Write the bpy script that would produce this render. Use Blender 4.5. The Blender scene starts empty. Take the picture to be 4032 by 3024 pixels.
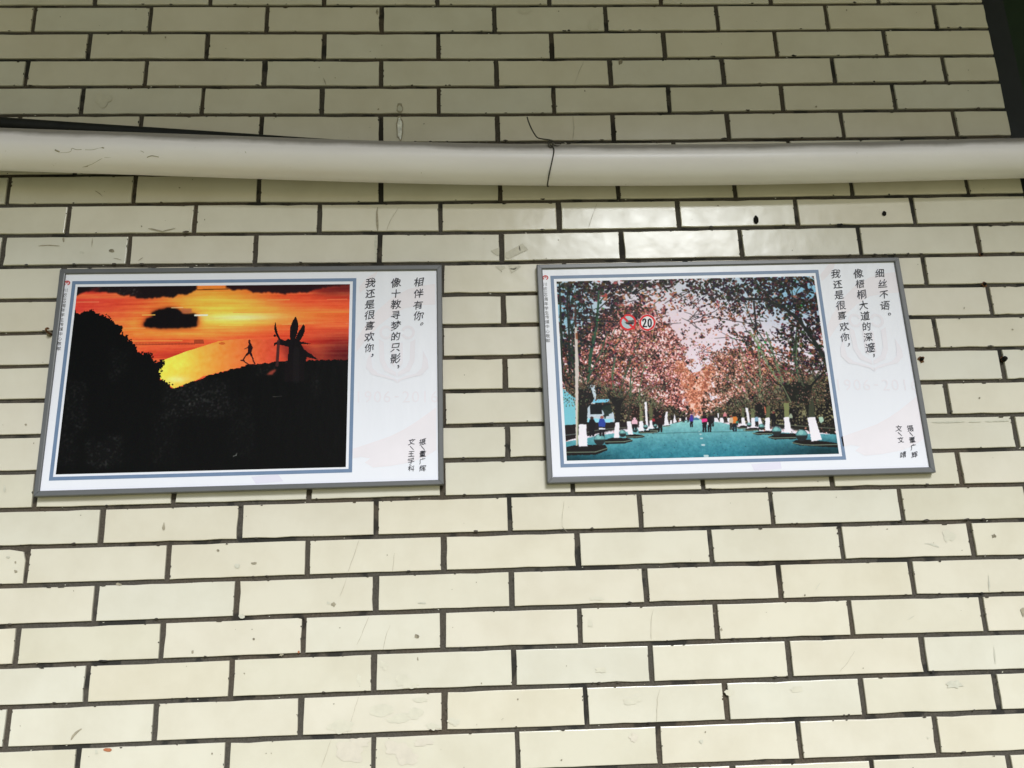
import bpy, math, random
import numpy as np
from mathutils import Vector

sc = bpy.context.scene
col = sc.collection
rng = random.Random(7)
nrg = np.random.RandomState(11)

# ------------------------------------------------------------------ camera
# world: wall face in the plane y = 0, x right, z up, ground z = 0, metres.
CAM = np.array([-0.02894, -1.59825, 1.6])
PITCH, YAW, ROLL, FPX = 0.269353, 0.044209, -0.032131, 3340.0   # FPX in photo pixels (4032 wide)
ZO = 1.6 + 1.31853                 # height of the first full horizontal joint
_f = np.array([math.sin(YAW)*math.cos(PITCH), math.cos(YAW)*math.cos(PITCH), math.sin(PITCH)])
_r = np.array([math.cos(YAW), -math.sin(YAW), 0.0])
_u = np.cross(_r, _f)
_r2 = math.cos(ROLL)*_r + math.sin(ROLL)*_u
_u2 = -math.sin(ROLL)*_r + math.cos(ROLL)*_u
cam_d = bpy.data.cameras.new('camera')
cam = bpy.data.objects.new('camera', cam_d)
col.objects.link(cam)
from mathutils import Matrix
cam.matrix_world = Matrix(((_r2[0], _u2[0], -_f[0], CAM[0]), (_r2[1], _u2[1], -_f[1], CAM[1]),
                           (_r2[2], _u2[2], -_f[2], CAM[2]), (0, 0, 0, 1)))
cam_d.sensor_width = 36.0
cam_d.lens = 36.0*FPX/4032.0
cam_d.clip_start = 0.02
cam_d.clip_end = 2000.0
sc.camera = cam

# ------------------------------------------------------------------ sky, sun, exposure
SUN_DIR = Vector((0.215, -0.83, 0.525)).normalized()      # towards the bright part of the overcast sky
w = bpy.data.worlds.new('World'); sc.world = w; w.use_nodes = True
wn = w.node_tree.nodes; wl = w.node_tree.links
bg = wn['Background']
sky = wn.new('ShaderNodeTexSky'); sky.sky_type = 'NISHITA'; sky.sun_disc = False
sky.sun_elevation = math.asin(SUN_DIR.z); sky.sun_rotation = math.atan2(SUN_DIR.x, SUN_DIR.y)
sky.air_density = 1.0; sky.dust_density = 1.0; sky.ozone_density = 1.0
wl.new(sky.outputs[0], bg.inputs[0]); bg.inputs[1].default_value = 0.05
sun_d = bpy.data.lights.new('sun', 'SUN'); sun_d.energy = 2.25; sun_d.angle = math.radians(17)
sun_d.color = (0.935, 0.97, 1.0)
sun = bpy.data.objects.new('sun', sun_d); col.objects.link(sun)
sun.rotation_euler = SUN_DIR.to_track_quat('Z', 'Y').to_euler()
sc.view_settings.view_transform = 'Standard'; sc.view_settings.look = 'None'
sc.view_settings.gamma = 1.0; sc.view_settings.use_curve_mapping = False
sc.view_settings.exposure = 0.68

# ------------------------------------------------------------------ helpers
def at(px, py, Y=0.0):
    """photo pixel (4032 x 3024) -> point on the plane y = Y."""
    d = _f + (px-2016.0)/FPX*_r2 - (py-1512.0)/FPX*_u2
    return CAM + d*((Y-CAM[1])/d[1])
def ray(px, py):
    d = _f + (px-2016.0)/FPX*_r2 - (py-1512.0)/FPX*_u2
    return d/np.linalg.norm(d)
def project(p):
    d = np.asarray(p)-CAM; k = d@_f
    return 2016+FPX*(d@_r2)/k, 1512-FPX*(d@_u2)/k
def cv(pts, ox, oy, s):
    return [(ox+s*x, oy+s*y) for x, y in pts]
S1 = 1400/2212
def c1(p): return cv(p, 0, 0, S1)
def c2(p): return cv(p, 1300, 0, S1)
def c3(p): return cv(p, 2632, 0, S1)
def c6(p): return cv(p, 0, 1974, S1)
def c7(p): return cv(p, 1300, 1974, S1)
def c8(p): return cv(p, 2632, 1974, S1)
def cR(p): return cv(p, 3432, 1000, 600/995)
def cM(p): return cv(p, 1700, 1000, 500/830)
def cL(p): return cv(p, 0, 1000, 500/830)
def cT(p): return cv(p, 1340, 1000, 460/763)
def cU(p): return cv(p, 3200, 950, 550/912)

def mesh_obj(name, verts, faces, mat, parent=None, smooth=False):
    me = bpy.data.meshes.new(name)
    me.from_pydata([tuple(v) for v in verts], [], [tuple(f) for f in faces])
    me.update()
    if smooth:
        me.polygons.foreach_set('use_smooth', [True]*len(me.polygons))
    o = bpy.data.objects.new(name, me); col.objects.link(o)
    if mat: me.materials.append(mat)
    if parent: o.parent = parent
    return o
def tag(o, label=None, cat=None, group=None, kind=None):
    if label: o['label'] = label
    if cat: o['category'] = cat
    if group: o['group'] = group
    if kind: o['kind'] = kind
    return o
def empty(name, loc=(0, 0, 0)):
    o = bpy.data.objects.new(name, None); col.objects.link(o); o.location = loc
    o.empty_display_size = 0.05
    return o
def box(x0, x1, y0, y1, z0, z1):
    v = [(x, y, z) for x in (x0, x1) for y in (y0, y1) for z in (z0, z1)]
    f = [(0, 1, 3, 2), (4, 6, 7, 5), (0, 4, 5, 1), (2, 3, 7, 6), (0, 2, 6, 4), (1, 5, 7, 3)]
    return v, f
def tube(path, rad, n=12, caps=True):
    path = [np.asarray(p, float) for p in path]
    if not hasattr(rad, '__len__'): rad = [rad]*len(path)
    V, F = [], []
    up = None
    for i, p in enumerate(path):
        t = path[min(i+1, len(path)-1)]-path[max(i-1, 0)]
        t = t/(np.linalg.norm(t)+1e-12)
        if up is None:
            a = np.array([0, 0, 1.0]) if abs(t[2]) < 0.9 else np.array([0, 1.0, 0])
        else: a = up
        b = a-t*(a@t); b /= np.linalg.norm(b); c = np.cross(t, b); up = b
        for k in range(n):
            q = 2*math.pi*k/n
            V.append(p+rad[i]*(math.cos(q)*b+math.sin(q)*c))
    for i in range(len(path)-1):
        for k in range(n):
            F.append((i*n+k, i*n+(k+1) % n, (i+1)*n+(k+1) % n, (i+1)*n+k))
    if caps:
        F.append(tuple(range(n))[::-1]); F.append(tuple((len(path)-1)*n+k for k in range(n)))
    return V, F
def smooth_path(pts, sub=6):
    pts = [np.asarray(p, float) for p in pts]
    out = []
    for i in range(len(pts)-1):
        p0 = pts[max(i-1, 0)]; p1 = pts[i]; p2 = pts[i+1]; p3 = pts[min(i+2, len(pts)-1)]
        for k in range(sub):
            t = k/sub
            out.append(0.5*((2*p1)+(p2-p0)*t+(2*p0-5*p1+4*p2-p3)*t*t+(3*p1-p0-3*p2+p3)*t**3))
    out.append(pts[-1])
    return out

# ------------------------------------------------------------------ materials
def new_mat(name, rough=0.5, spec=0.5, base=None):
    m = bpy.data.materials.new(name); m.use_nodes = True
    nt = m.node_tree; b = nt.nodes['Principled BSDF']
    b.inputs['Roughness'].default_value = rough
    b.inputs['Specular IOR Level'].default_value = spec
    if base: b.inputs['Base Color'].default_value = (*base, 1)
    return m, nt.nodes, nt.links, b
def noise(nd, lk, coord, scale, detail=3, rough=0.5, vec_scale=None):
    n = nd.new('ShaderNodeTexNoise'); n.inputs['Scale'].default_value = scale
    n.inputs['Detail'].default_value = detail; n.inputs['Roughness'].default_value = rough
    if vec_scale:
        mp = nd.new('ShaderNodeMapping'); mp.inputs['Scale'].default_value = vec_scale
        lk.new(coord, mp.inputs['Vector']); coord = mp.outputs[0]
    lk.new(coord, n.inputs['Vector'])
    return n.outputs['Fac']
def ramp(nd, lk, fac, stops):
    r = nd.new('ShaderNodeValToRGB'); el = r.color_ramp.elements
    while len(el) < len(stops): el.new(0.5)
    for e, (p, c) in zip(el, stops):
        e.position = p; e.color = (*c, 1) if len(c) == 3 else c
    lk.new(fac, r.inputs[0]); return r.outputs[0]
def mixc(nd, lk, fac, a, b, mode='MIX'):
    m = nd.new('ShaderNodeMix'); m.data_type = 'RGBA'; m.blend_type = mode
    for s, v in ((m.inputs[0], fac), (m.inputs[6], a), (m.inputs[7], b)):
        if isinstance(v, (int, float)): s.default_value = v
        elif isinstance(v, tuple): s.default_value = (*v, 1)
        else: lk.new(v, s)
    return m.outputs[2]
def bump(nd, lk, b, h, strength, dist):
    n = nd.new('ShaderNodeBump'); n.inputs['Strength'].default_value = strength
    n.inputs['Distance'].default_value = dist
    lk.new(h, n.inputs['Height']); lk.new(n.outputs[0], b.inputs['Normal'])
def pos(nd):
    return nd.new('ShaderNodeNewGeometry').outputs['Position']

# glazed cream tile
M_tile, nd, lk, b = new_mat('glazed_cream_tile', 0.14, 0.42)
p = pos(nd)
oi = nd.new('ShaderNodeObjectInfo')
tint = ramp(nd, lk, oi.outputs['Random'], [(0, (0.655, 0.616, 0.505)), (0.25, (0.695, 0.648, 0.55)), (0.5, (0.682, 0.632, 0.517)), (0.75, (0.672, 0.644, 0.556)), (1, (0.708, 0.655, 0.54))])
blot = ramp(nd, lk, noise(nd, lk, p, 9.0, 5, 0.6), [(0.35, (0.93, 0.92, 0.90)), (0.6, (1, 1, 1))])
c = mixc(nd, lk, 1.0, tint, blot, 'MULTIPLY')
grime = ramp(nd, lk, noise(nd, lk, p, 55.0, 6, 0.7), [(0.66, (0, 0, 0)), (0.80, (1, 1, 1))])
gm = nd.new('ShaderNodeMath'); gm.operation = 'MULTIPLY'; gm.inputs[1].default_value = 0.22
lk.new(grime, gm.inputs[0])
c = mixc(nd, lk, gm.outputs[0], c, (0.40, 0.36, 0.27))
lk.new(c, b.inputs['Base Color'])
rr = nd.new('ShaderNodeMapRange'); rr.inputs[3].default_value = 0.15; rr.inputs[4].default_value = 0.28
lk.new(noise(nd, lk, p, 30.0, 4), rr.inputs[0]); lk.new(rr.outputs[0], b.inputs['Roughness'])
bump(nd, lk, b, noise(nd, lk, p, 22.0, 2, 0.4), 0.15, 0.004)

# mortar
M_mortar, nd, lk, b = new_mat('grey_brown_mortar', 0.9, 0.2)
p = pos(nd)
a = ramp(nd, lk, noise(nd, lk, p, 240.0, 6, 0.7), [(0.25, (0.042, 0.038, 0.033)), (0.5, (0.078, 0.071, 0.061)), (0.8, (0.120, 0.110, 0.098))])
dark = ramp(nd, lk, noise(nd, lk, p, 11.0, 3, 0.55), [(0.55, (0, 0, 0)), (0.585, (1, 1, 1))])
dm = nd.new('ShaderNodeMath'); dm.operation = 'MULTIPLY'; dm.inputs[1].default_value = 0.85; lk.new(dark, dm.inputs[0])
c = mixc(nd, lk, dm.outputs[0], a, (0.026, 0.026, 0.025))
warm = ramp(nd, lk, noise(nd, lk, p, 4.0, 2), [(0.45, (1.0, 0.98, 0.95)), (0.65, (1.12, 0.97, 0.82))])
c = mixc(nd, lk, 1.0, c, warm, 'MULTIPLY')
lk.new(c, b.inputs['Base Color'])
bump(nd, lk, b, noise(nd, lk, p, 260.0, 5, 0.7), 0.9, 0.002)

# white-grey PVC pipe with settled dust
M_pipe, nd, lk, b = new_mat('dusty_white_pvc', 0.33, 0.5)
p = pos(nd)
base = ramp(nd, lk, noise(nd, lk, p, 7.0, 4, 0.6, (0.5, 1, 2)), [(0.3, (0.81, 0.765, 0.785)), (0.65, (0.87, 0.83, 0.85))])
geo = nd.new('ShaderNodeNewGeometry'); sp = nd.new('ShaderNodeSeparateXYZ'); lk.new(geo.outputs['Normal'], sp.inputs[0])
nz = noise(nd, lk, p, 14.0, 5, 0.65, (0.6, 1, 1)); ad = nd.new('ShaderNodeMath'); ad.operation = 'MULTIPLY_ADD'
ad.inputs[1].default_value = 0.42; lk.new(nz, ad.inputs[0]); lk.new(sp.outputs[2], ad.inputs[2])
dust = ramp(nd, lk, ad.outputs[0], [(0.38, (0, 0, 0)), (0.68, (1, 1, 1))])
dm = nd.new('ShaderNodeMath'); dm.operation = 'MULTIPLY'; dm.inputs[1].default_value = 0.8; lk.new(dust, dm.inputs[0])
c = mixc(nd, lk, dm.outputs[0], base, (0.17, 0.15, 0.12))
sp2 = ramp(nd, lk, noise(nd, lk, p, 120.0, 3, 0.6), [(0.72, (1, 1, 1)), (0.8, (0.6, 0.57, 0.5))])
c = mixc(nd, lk, 1.0, c, sp2, 'MULTIPLY')
lk.new(c, b.inputs['Base Color'])
bump(nd, lk, b, noise(nd, lk, p, 60.0, 3), 0.15, 0.002)

def plain(name, colr, rough, spec=0.5, var=0.15, scale=60.0, bmp=0.0):
    m, nd, lk, b = new_mat(name, rough, spec)
    p = pos(nd)
    lo = tuple(x*(1-var) for x in colr); hi = tuple(min(1, x*(1+var)) for x in colr)
    lk.new(ramp(nd, lk, noise(nd, lk, p, scale, 5, 0.6), [(0.3, lo), (0.7, hi)]), b.inputs['Base Color'])
    if bmp: bump(nd, lk, b, noise(nd, lk, p, scale*3, 4), bmp, 0.002)
    return m
M_black = plain('black_rubber', (0.013, 0.014, 0.013), 0.6, 0.3, 0.3, 40, 0.3)
M_greycable = plain('grey_cable', (0.33, 0.31, 0.26), 0.5)
M_wire = plain('dark_rusty_wire', (0.045, 0.040, 0.030), 0.55, 0.4, 0.5, 200)
M_frame = plain('grey_frame_profile', (0.125, 0.127, 0.134), 0.34, 0.5, 0.06, 25)
M_board = plain('pvc_board', (0.5, 0.5, 0.5), 0.5)
M_ink = plain('black_ink', (0.035, 0.035, 0.05), 0.45, 0.4, 0.2)
M_smallink = plain('grey_ink', (0.09, 0.09, 0.10), 0.45, 0.4, 0.2)
M_blue = plain('blue_line_print', (0.15, 0.225, 0.37), 0.4, 0.4, 0.05)
M_red = plain('red_print', (0.62, 0.055, 0.05), 0.4, 0.4, 0.1)
M_pink = plain('faint_pink_print', (0.825, 0.785, 0.865), 0.4, 0.4, 0.03, 12)
M_pink2 = plain('fainter_pink_print', (0.835, 0.782, 0.85), 0.4, 0.4, 0.03, 12)
M_lav = plain('faint_lavender_print', (0.76, 0.73, 0.87), 0.4, 0.4, 0.03, 12)
M_sheet, nd, lk, b = new_mat('white_laminated_print', 0.30, 0.4)
p = pos(nd)
lk.new(ramp(nd, lk, noise(nd, lk, p, 5.0, 3), [(0.3, (0.825, 0.83, 0.92)), (0.7, (0.845, 0.845, 0.93))]), b.inputs['Base Color'])
bump(nd, lk, b, noise(nd, lk, p, 14.0, 3, 0.5, (2.0, 1, 0.6)), 0.25, 0.004)
M_pic, nd, lk, b = new_mat('photo_print', 0.33, 0.06)
at_n = nd.new('ShaderNodeAttribute'); at_n.attribute_name = 'Col'
lk.new(at_n.outputs['Color'], b.inputs['Base Color'])
p = pos(nd)
bump(nd, lk, b, noise(nd, lk, p, 30.0, 5, 0.6, (1.6, 1, 0.7)), 0.22, 0.003)
M_hole = plain('hole_dark', (0.012, 0.011, 0.010), 0.9, 0.1)
M_rust = plain('rust_brown', (0.13, 0.060, 0.025), 0.8, 0.2, 0.5, 300, 0.6)
M_smear = plain('grey_brown_smear', (0.34, 0.30, 0.22), 0.55, 0.3, 0.3, 120)
M_smear_l = plain('pale_smear', (0.56, 0.54, 0.45), 0.6, 0.3, 0.12, 120)
M_tape = plain('old_tape_residue', (0.50, 0.46, 0.34), 0.35, 0.5, 0.12, 90)
M_chip = plain('grime_chip', (0.25, 0.22, 0.16), 0.8, 0.2, 0.4, 200)
M_clay = plain('bare_clay', (0.42, 0.16, 0.08), 0.85, 0.2, 0.2, 200)
M_stain = plain('water_stain', (0.625, 0.59, 0.485), 0.4, 0.4, 0.06, 60)
M_stain2 = plain('brownish_stain', (0.63, 0.575, 0.485), 0.4, 0.4, 0.06, 60)
M_crack = plain('hairline_crack', (0.47, 0.43, 0.34), 0.8, 0.2, 0.2)
M_lime = plain('lime_drip', (0.80, 0.79, 0.74), 0.7, 0.3, 0.25, 150, 0.5)
M_canopy = plain('painted_soffit', (0.15, 0.145, 0.06), 0.8, 0.2, 0.08, 3)
M_ground = plain('paving', (0.43, 0.415, 0.225), 0.85, 0.2, 0.2, 2.0, 0.3)
M_jamb = plain('blue_black_frame', (0.017, 0.020, 0.022), 0.5, 0.3, 0.2, 8)
M_greenglass = plain('dark_green_panel', (0.012, 0.026, 0.012), 0.4, 0.3, 0.35, 5)
ROWS={
 0:[-10966, -8466, -5966, -3472, -968, 1535, 4049, 6560, 9052],
 1:[-12211, -9711, -7224, -4709, -2210, 288, 2782, 5291, 7795, 10311],
 2:[-10967, -8467, -5952, -3444, -956, 1531, 4032, 6550, 9043],
 3:[-12211, -9711, -7215, -4698, -2197, 298, 2789, 5284, 7768, 10286],
 4:[-10985, -8485, -5967, -3450, -963, 1524, 4029, 6528, 9029],
 5:[-12212, -9712, -7212, -4699, -2193, 283, 2770, 5264, 7782, 10288],
 6:[-10961, -8461, -5961, -3461, -961, 1539, 4039, 6539, 9039],
 7:[-12241, -9741, -7221, -4685, -2178, 300, 2775, 5260, 7777, 10291],
 8:[-10973, -8473, -5939, -3420, -952, 1505, 4003, 6514, 9027],
 9:[-12189, -9689, -7202, -4683, -2188, 299, 2771, 5260, 7769, 10299],
 10:[-10941, -8441, -5941, -3441, -941, 1555, 4051, 6547, 9043],
 11:[-12208, -9708, -7208, -4708, -2208, 292, 2795, 5299, 7802, 10305],
 12:[-10950, -8450, -5950, -3450, -950, 1549, 4048, 6547, 9046],
 13:[-12207, -9707, -7207, -4707, -2207, 293, 2795, 5297, 7800, 10302],
 14:[-10926, -8426, -5926, -3426, -926, 1569, 4064, 6559, 9054],
 15:[-12205, -9705, -7205, -4705, -2205, 295, 2797, 5300, 7803, 10305],
 16:[-10987, -8487, -5952, -3449, -956, 1506, 4007, 6515, 9061],
 17:[-12213, -9713, -7213, -4700, -2199, 294, 2773, 5279, 7799, 10299],
 18:[-10984, -8484, -5952, -3446, -954, 1539, 4047, 6538, 9051],
 19:[-12200, -9700, -7200, -4689, -2190, 286, 2765, 5282, 7795, 10295],
 20:[-10987, -8487, -5971, -3465, -976, 1513, 4022, 6536, 9029],
 21:[-12212, -9712, -7212, -4705, -2205, 288, 2768, 5291, 7785, 10285],
 22:[-10980, -8480, -5975, -3471, -963, 1545, 4060, 6551, 9027],
 23:[-12235, -9735, -7235, -4712, -2194, 306, 2807, 5317, 7801, 10301],
 24:[-10934, -8434, -5934, -3434, -934, 1566, 4066, 6548, 9030],
}
HJ={
 0:[(-1047, -0.0), (-668, 0.2), (-282, -0.4), (58, -1.0), (439, 0.6), (827, 2.1), (1146, 4.3)],
 1:[(-1038, -67.7), (-663, -68.1), (-281, -70.1), (56, -70.8), (450, -69.1), (817, -66.4), (1133, -64.8)],
 2:[(-1030, -135.7), (-658, -136.3), (-280, -138.9), (54, -140.0), (444, -138.6), (808, -136.1), (1139, -134.2)],
 3:[(-1021, -202.4), (-653, -203.6), (-278, -207.1), (52, -208.7), (438, -208.3), (762, -205.0), (1126, -203.5)],
 4:[(-914, -270.9), (-648, -272.2), (-277, -275.5), (50, -277.3), (433, -275.9), (753, -273.9), (1131, -272.8)],
 5:[(48, -344.4), (357, -344.6), (638, -342.9), (921, -341.9), (1136, -340.3)],
 7:[(-986, -479.0), (-730, -479.3), (-470, -480.3), (-273, -482.4), (-90, -482.8), (212, -482.5), (419, -482.4), (726, -480.9), (1075, -479.5)],
 8:[(-978, -546.0), (-628, -547.3), (-272, -550.2), (8, -552.6), (241, -551.1), (717, -548.1), (1132, -547.5)],
 9:[(-954, -614.3), (-623, -615.6), (-271, -618.7), (-44, -619.9), (237, -619.0), (708, -617.6), (1084, -617.5)],
 10:[(-931, -685.1), (-89, -687.8), (99, -688.3), (877, -685.7), (1078, -685.7)],
 11:[(-922, -754.2), (-90, -754.1), (96, -754.3), (873, -753.2), (1065, -753.4)],
 12:[(-914, -821.6), (-90, -820.7), (97, -821.2), (877, -821.8), (1052, -822.2)],
 13:[(-906, -890.8), (-91, -888.6), (94, -889.8), (882, -890.5), (1038, -890.9)],
 14:[(-897, -959.4), (-86, -958.3), (97, -958.2), (870, -959.9), (1025, -960.6)],
 15:[(-889, -1028.2), (-87, -1025.3), (100, -1025.2), (874, -1029.6), (1012, -1029.3)],
 16:[(-908, -1098.3), (-87, -1095.3), (100, -1095.2), (757, -1098.0), (998, -1099.4)],
 17:[(-899, -1166.5), (-612, -1166.4), (-261, -1164.8), (23, -1164.7), (356, -1165.4), (666, -1166.3), (1010, -1167.5)],
 18:[(-891, -1235.0), (-606, -1235.0), (-259, -1233.2), (21, -1232.7), (351, -1233.2), (656, -1234.0), (997, -1235.7)],
 19:[(-882, -1304.8), (-601, -1303.9), (-258, -1301.4), (19, -1301.1), (345, -1301.4), (647, -1301.9), (983, -1303.9)],
 20:[(-873, -1372.9), (-596, -1371.7), (-257, -1369.9), (17, -1369.7), (339, -1370.5), (638, -1370.7), (970, -1373.3)],
 21:[(-865, -1439.9), (-590, -1439.3), (-256, -1438.2), (15, -1437.4), (333, -1438.8), (628, -1438.8), (957, -1440.2)],
 22:[(-856, -1508.2), (-585, -1507.4), (-254, -1507.2), (13, -1507.2), (327, -1507.9), (619, -1507.9), (943, -1508.3)],
 23:[(294, -1575.6), (609, -1576.4), (930, -1576.6)],
}

# ------------------------------------------------------------------ setting
ground = mesh_obj('ground', [(-400, -400, 0), (400, -400, 0), (400, 400, 0), (-400, 400, 0)], [(0, 1, 2, 3)], M_ground)
tag(ground, kind='structure')
CAN_Z = ZO+1.05
v, f = box(-6, 6, -3.0, 0.6, CAN_Z, CAN_Z+0.18)
canopy = mesh_obj('canopy_ceiling', v, f, M_canopy); tag(canopy, kind='structure')

# ------------------------------------------------------------------ the wall: mortar body + tiles
XL, XR = -3.2, 1.1485
v, f = box(XL, XR, 0.0042, 0.30, 0.0, CAN_Z)
wall = mesh_obj('tiled_wall', v, f, M_mortar)
tag(wall, 'cream glazed brick-tile wall with recessed grey brown joints', 'wall')

PZ = 0.06855
HJL = {}
for k, pts in HJ.items():
    HJL[k] = (np.array([q[0] for q in pts])/1000.0, np.array([q[1] for q in pts])/1000.0)
def zj(k, x):
    if k in HJL: return ZO+float(np.interp(x, *HJL[k]))
    if k == 6: return 0.5*(zj(5, x)+zj(7, x))
    if k < 0: return zj(0, x)+PZ*(-k)
    return zj(23, x)-PZ*(k-23)

def tile_verts(x0, x1, row, seed, round_tr=0.0, lowpoly=False):
    r = random.Random(seed)
    gx = [0.0048+r.uniform(-.0007, .0007) for _ in range(2)]
    gz = [0.0040+r.uniform(-.0005, .0005) for _ in range(2)]
    xa, xb = x0+gx[0], x1-gx[1]
    skew = [r.uniform(-.0007, .0007) for _ in range(4)]
    nl, ns = (1, 1) if lowpoly else (8, 3)
    def top(x): return zj(row-1, x)-gz[0]
    def bot(x): return zj(row, x)+gz[1]
    ring = []
    j = 0.0 if lowpoly else 0.00035
    for i in range(nl):                              # bottom edge, left to right
        t = i/nl; x = xa+skew[0]+(xb+skew[1]-xa-skew[0])*t; ring.append((x, bot(x), 0, -1))
    for i in range(ns):                              # right edge upwards
        t = i/ns; x = xb+skew[1]*(1-t)+skew[2]*t; ring.append((x, bot(x)+(top(x)-bot(x))*t, 1, 0))
    for i in range(nl):
        t = i/nl; x = xb+skew[2]+(xa+skew[3]-xb-skew[2])*t; ring.append((x, top(x), 0, 1))
    for i in range(ns):
        t = i/ns; x = xa+skew[3]*(1-t)+skew[0]*t; ring.append((x, top(x)+(bot(x)-top(x))*t, -1, 0))
    out = []
    n = len(ring)
    cx, cz = 0.5*(xa+xb), 0.5*(top(0.5*(xa+xb))+bot(0.5*(xa+xb)))
    for i, (x, z, nx, nzv) in enumerate(ring):
        if not lowpoly:
            e = r.uniform(-j, j)
            if r.random() < 0.10: e -= r.uniform(.0004, .0013)     # small chips and mortar creeping over the rim
            x += e*nx if nx else 0; z += e*nzv if nzv else 0
        out.append([x, z])
    if round_tr:
        for q in out:
            dx, dz = xb-q[0], top(q[0])-q[1]
            if dx < round_tr and dz < round_tr:
                q[0] -= 0.28*(round_tr-dx); q[1] -= 0.28*(round_tr-dz)
    V = []
    def inset(q, d):
        sx = 1 if q[0] < cx else -1; sz = 1 if q[1] < cz else -1
        dx = min(d, abs(q[0]-xa)+d) if abs(q[0]-(xa if sx > 0 else xb)) < .004 else 0
        dz = d if abs(q[1]-(bot(q[0]) if sz > 0 else top(q[0]))) < .004 else 0
        return q[0]+sx*dx, q[1]+sz*dz
    for q in out: V.append((q[0], 0.006, q[1]))
    for q in out: V.append((q[0], 0.0013, q[1]))
    for q in out:
        x, z = inset(q, .0005); V.append((x, 0.0003, z))
    for q in out:
        x, z = inset(q, .0013); V.append((x, 0.0, z))
    F = []
    for k in range(3):
        for i in range(n):
            a, b_ = k*n+i, k*n+(i+1) % n
            F.append((a, b_, b_+n, a+n))
    F.append(tuple(3*n+i for i in range(n)))
    return V, F, (cx, cz)

ROW_X = {}
for rw in range(-12, 44):
    xs = ROWS.get(rw)
    if xs is None:
        base = 0.02892+(0.125 if rw % 2 == 0 else 0)
        xs = [int((base+0.25*n)*1e4) for n in range(-5, 5) if base+0.25*n < 1.11]
    xs = [q/1e4 for q in xs]
    while xs[0] > XL+0.25: xs.insert(0, xs[0]-0.25)
    ROW_X[rw] = [XL-0.004]+xs+[XR+0.0045]
BOARDS_HIDE = [(-0.835, -0.105, ZO-1.055, ZO-0.645), (0.115, 0.835, ZO-1.055, ZO-0.645)]
sv, sf = [], []
ntile = 0
for rw, xs in ROW_X.items():
    if zj(rw, 0) < 0.01 or zj(rw-1, 0) > CAN_Z-0.005: continue
    for i in range(len(xs)-1):
        x0, x1 = xs[i], xs[i+1]
        if x1-x0 < 0.02: continue
        z0, z1 = zj(rw, 0.5*(x0+x1)), zj(rw-1, 0.5*(x0+x1))
        inside = False
        for x in np.linspace(x0+.006, x1-.006, 6):
            for z in (z0+.006, z1-.006):
                u_, v_ = project((x, 0, z))
                if 0 <= u_ <= 4032 and 0 <= v_ <= 3024: inside = True
        hid = any(x0 > q[0] and x1 < q[1] and z0 > q[2] and z1 < q[3] for q in BOARDS_HIDE)
        sd = (rw+50)*100+i
        if inside and not hid:
            cpx = project((x1, 0, z1))
            rt = 0.016 if (rw == 18 and abs(cpx[0]-105) < 60) else 0.0
            V, F, (cx, cz) = tile_verts(x0, x1, rw, sd, rt)
            V = [(a-cx, b_, c_-cz) for a, b_, c_ in V]
            o = mesh_obj('tile', V, F, M_tile, wall)
            o.location = (cx, -0.0002+rng.uniform(-.0004, .0004), cz)
            o.rotation_euler = (rng.gauss(0, .0035), 0, rng.gauss(0, .0016))
            ntile += 1
        else:
            V, F, _ = tile_verts(x0, x1, rw, sd, 0, True)
            k = len(sv); sv += V; sf += [tuple(q+k for q in ff) for ff in F]
o = mesh_obj('tile_field', sv, sf, M_tile, wall); tag(o, kind='stuff')

# ------------------------------------------------------------------ dark window at the right end of the wall
win = empty('window', (1.45, 0.06, 0.0)); tag(win, 'dark green window pane in a blue black frame at the right end of the wall', 'window')
def wpart(name, x0, x1, y0, y1, z0, z1, m):
    v, f = box(x0-1.45, x1-1.45, y0-0.06, y1-0.06, z0, z1)
    return mesh_obj(name, v, f, m, win)
wpart('jamb', 1.1515, 1.212, 0.020, 0.09, 0.0, CAN_Z-0.003, M_jamb)
wpart('jamb', 2.10, 2.16, 0.020, 0.09, 0.0, CAN_Z-0.003, M_jamb)
wpart('pane', 1.2125, 2.0995, 0.055, 0.062, 0.062, CAN_Z-0.063, M_greenglass)
wpart('sill', 1.2125, 2.0995, 0.020, 0.09, 0.0, 0.06, M_jamb)
wpart('head_rail', 1.2125, 2.0995, 0.020, 0.09, CAN_Z-0.062, CAN_Z-0.003, M_jamb)
# ------------------------------------------------------------------ pipe, cables, wire
PIPE_R = 0.0412
pc = []
for px, py, Y in [(0, 588, -.072), (700, 611, -.066), (1350, 633, -.060), (2000, 648.5, -.053), (2700, 650, -.050), (3265, 641.5, -.049), (4032, 622.5, -.049)]:
    pc.append(at(px, py, Y))
d0 = pc[0]-pc[1]; d1 = pc[-1]-pc[-2]
pc = [pc[0]+d0*3.2, pc[0]+d0*1.2]+pc+[pc[-1]+d1*0.8, pc[-1]+d1*1.6]
PIPE = smooth_path(pc, 10)
v, f = tube(PIPE, PIPE_R, 40)
pipe = mesh_obj('drain_pipe', v, f, M_pipe, smooth=True)
tag(pipe, 'dusty off-white plastic drain pipe running along the wall above the framed prints', 'pipe')
PA = np.array(PIPE)
def pipe_center(x):
    o_ = np.argsort(PA[:, 0]); return np.array([x, np.interp(x, PA[o_, 0], PA[o_, 1]), np.interp(x, PA[o_, 0], PA[o_, 2])])

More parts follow.
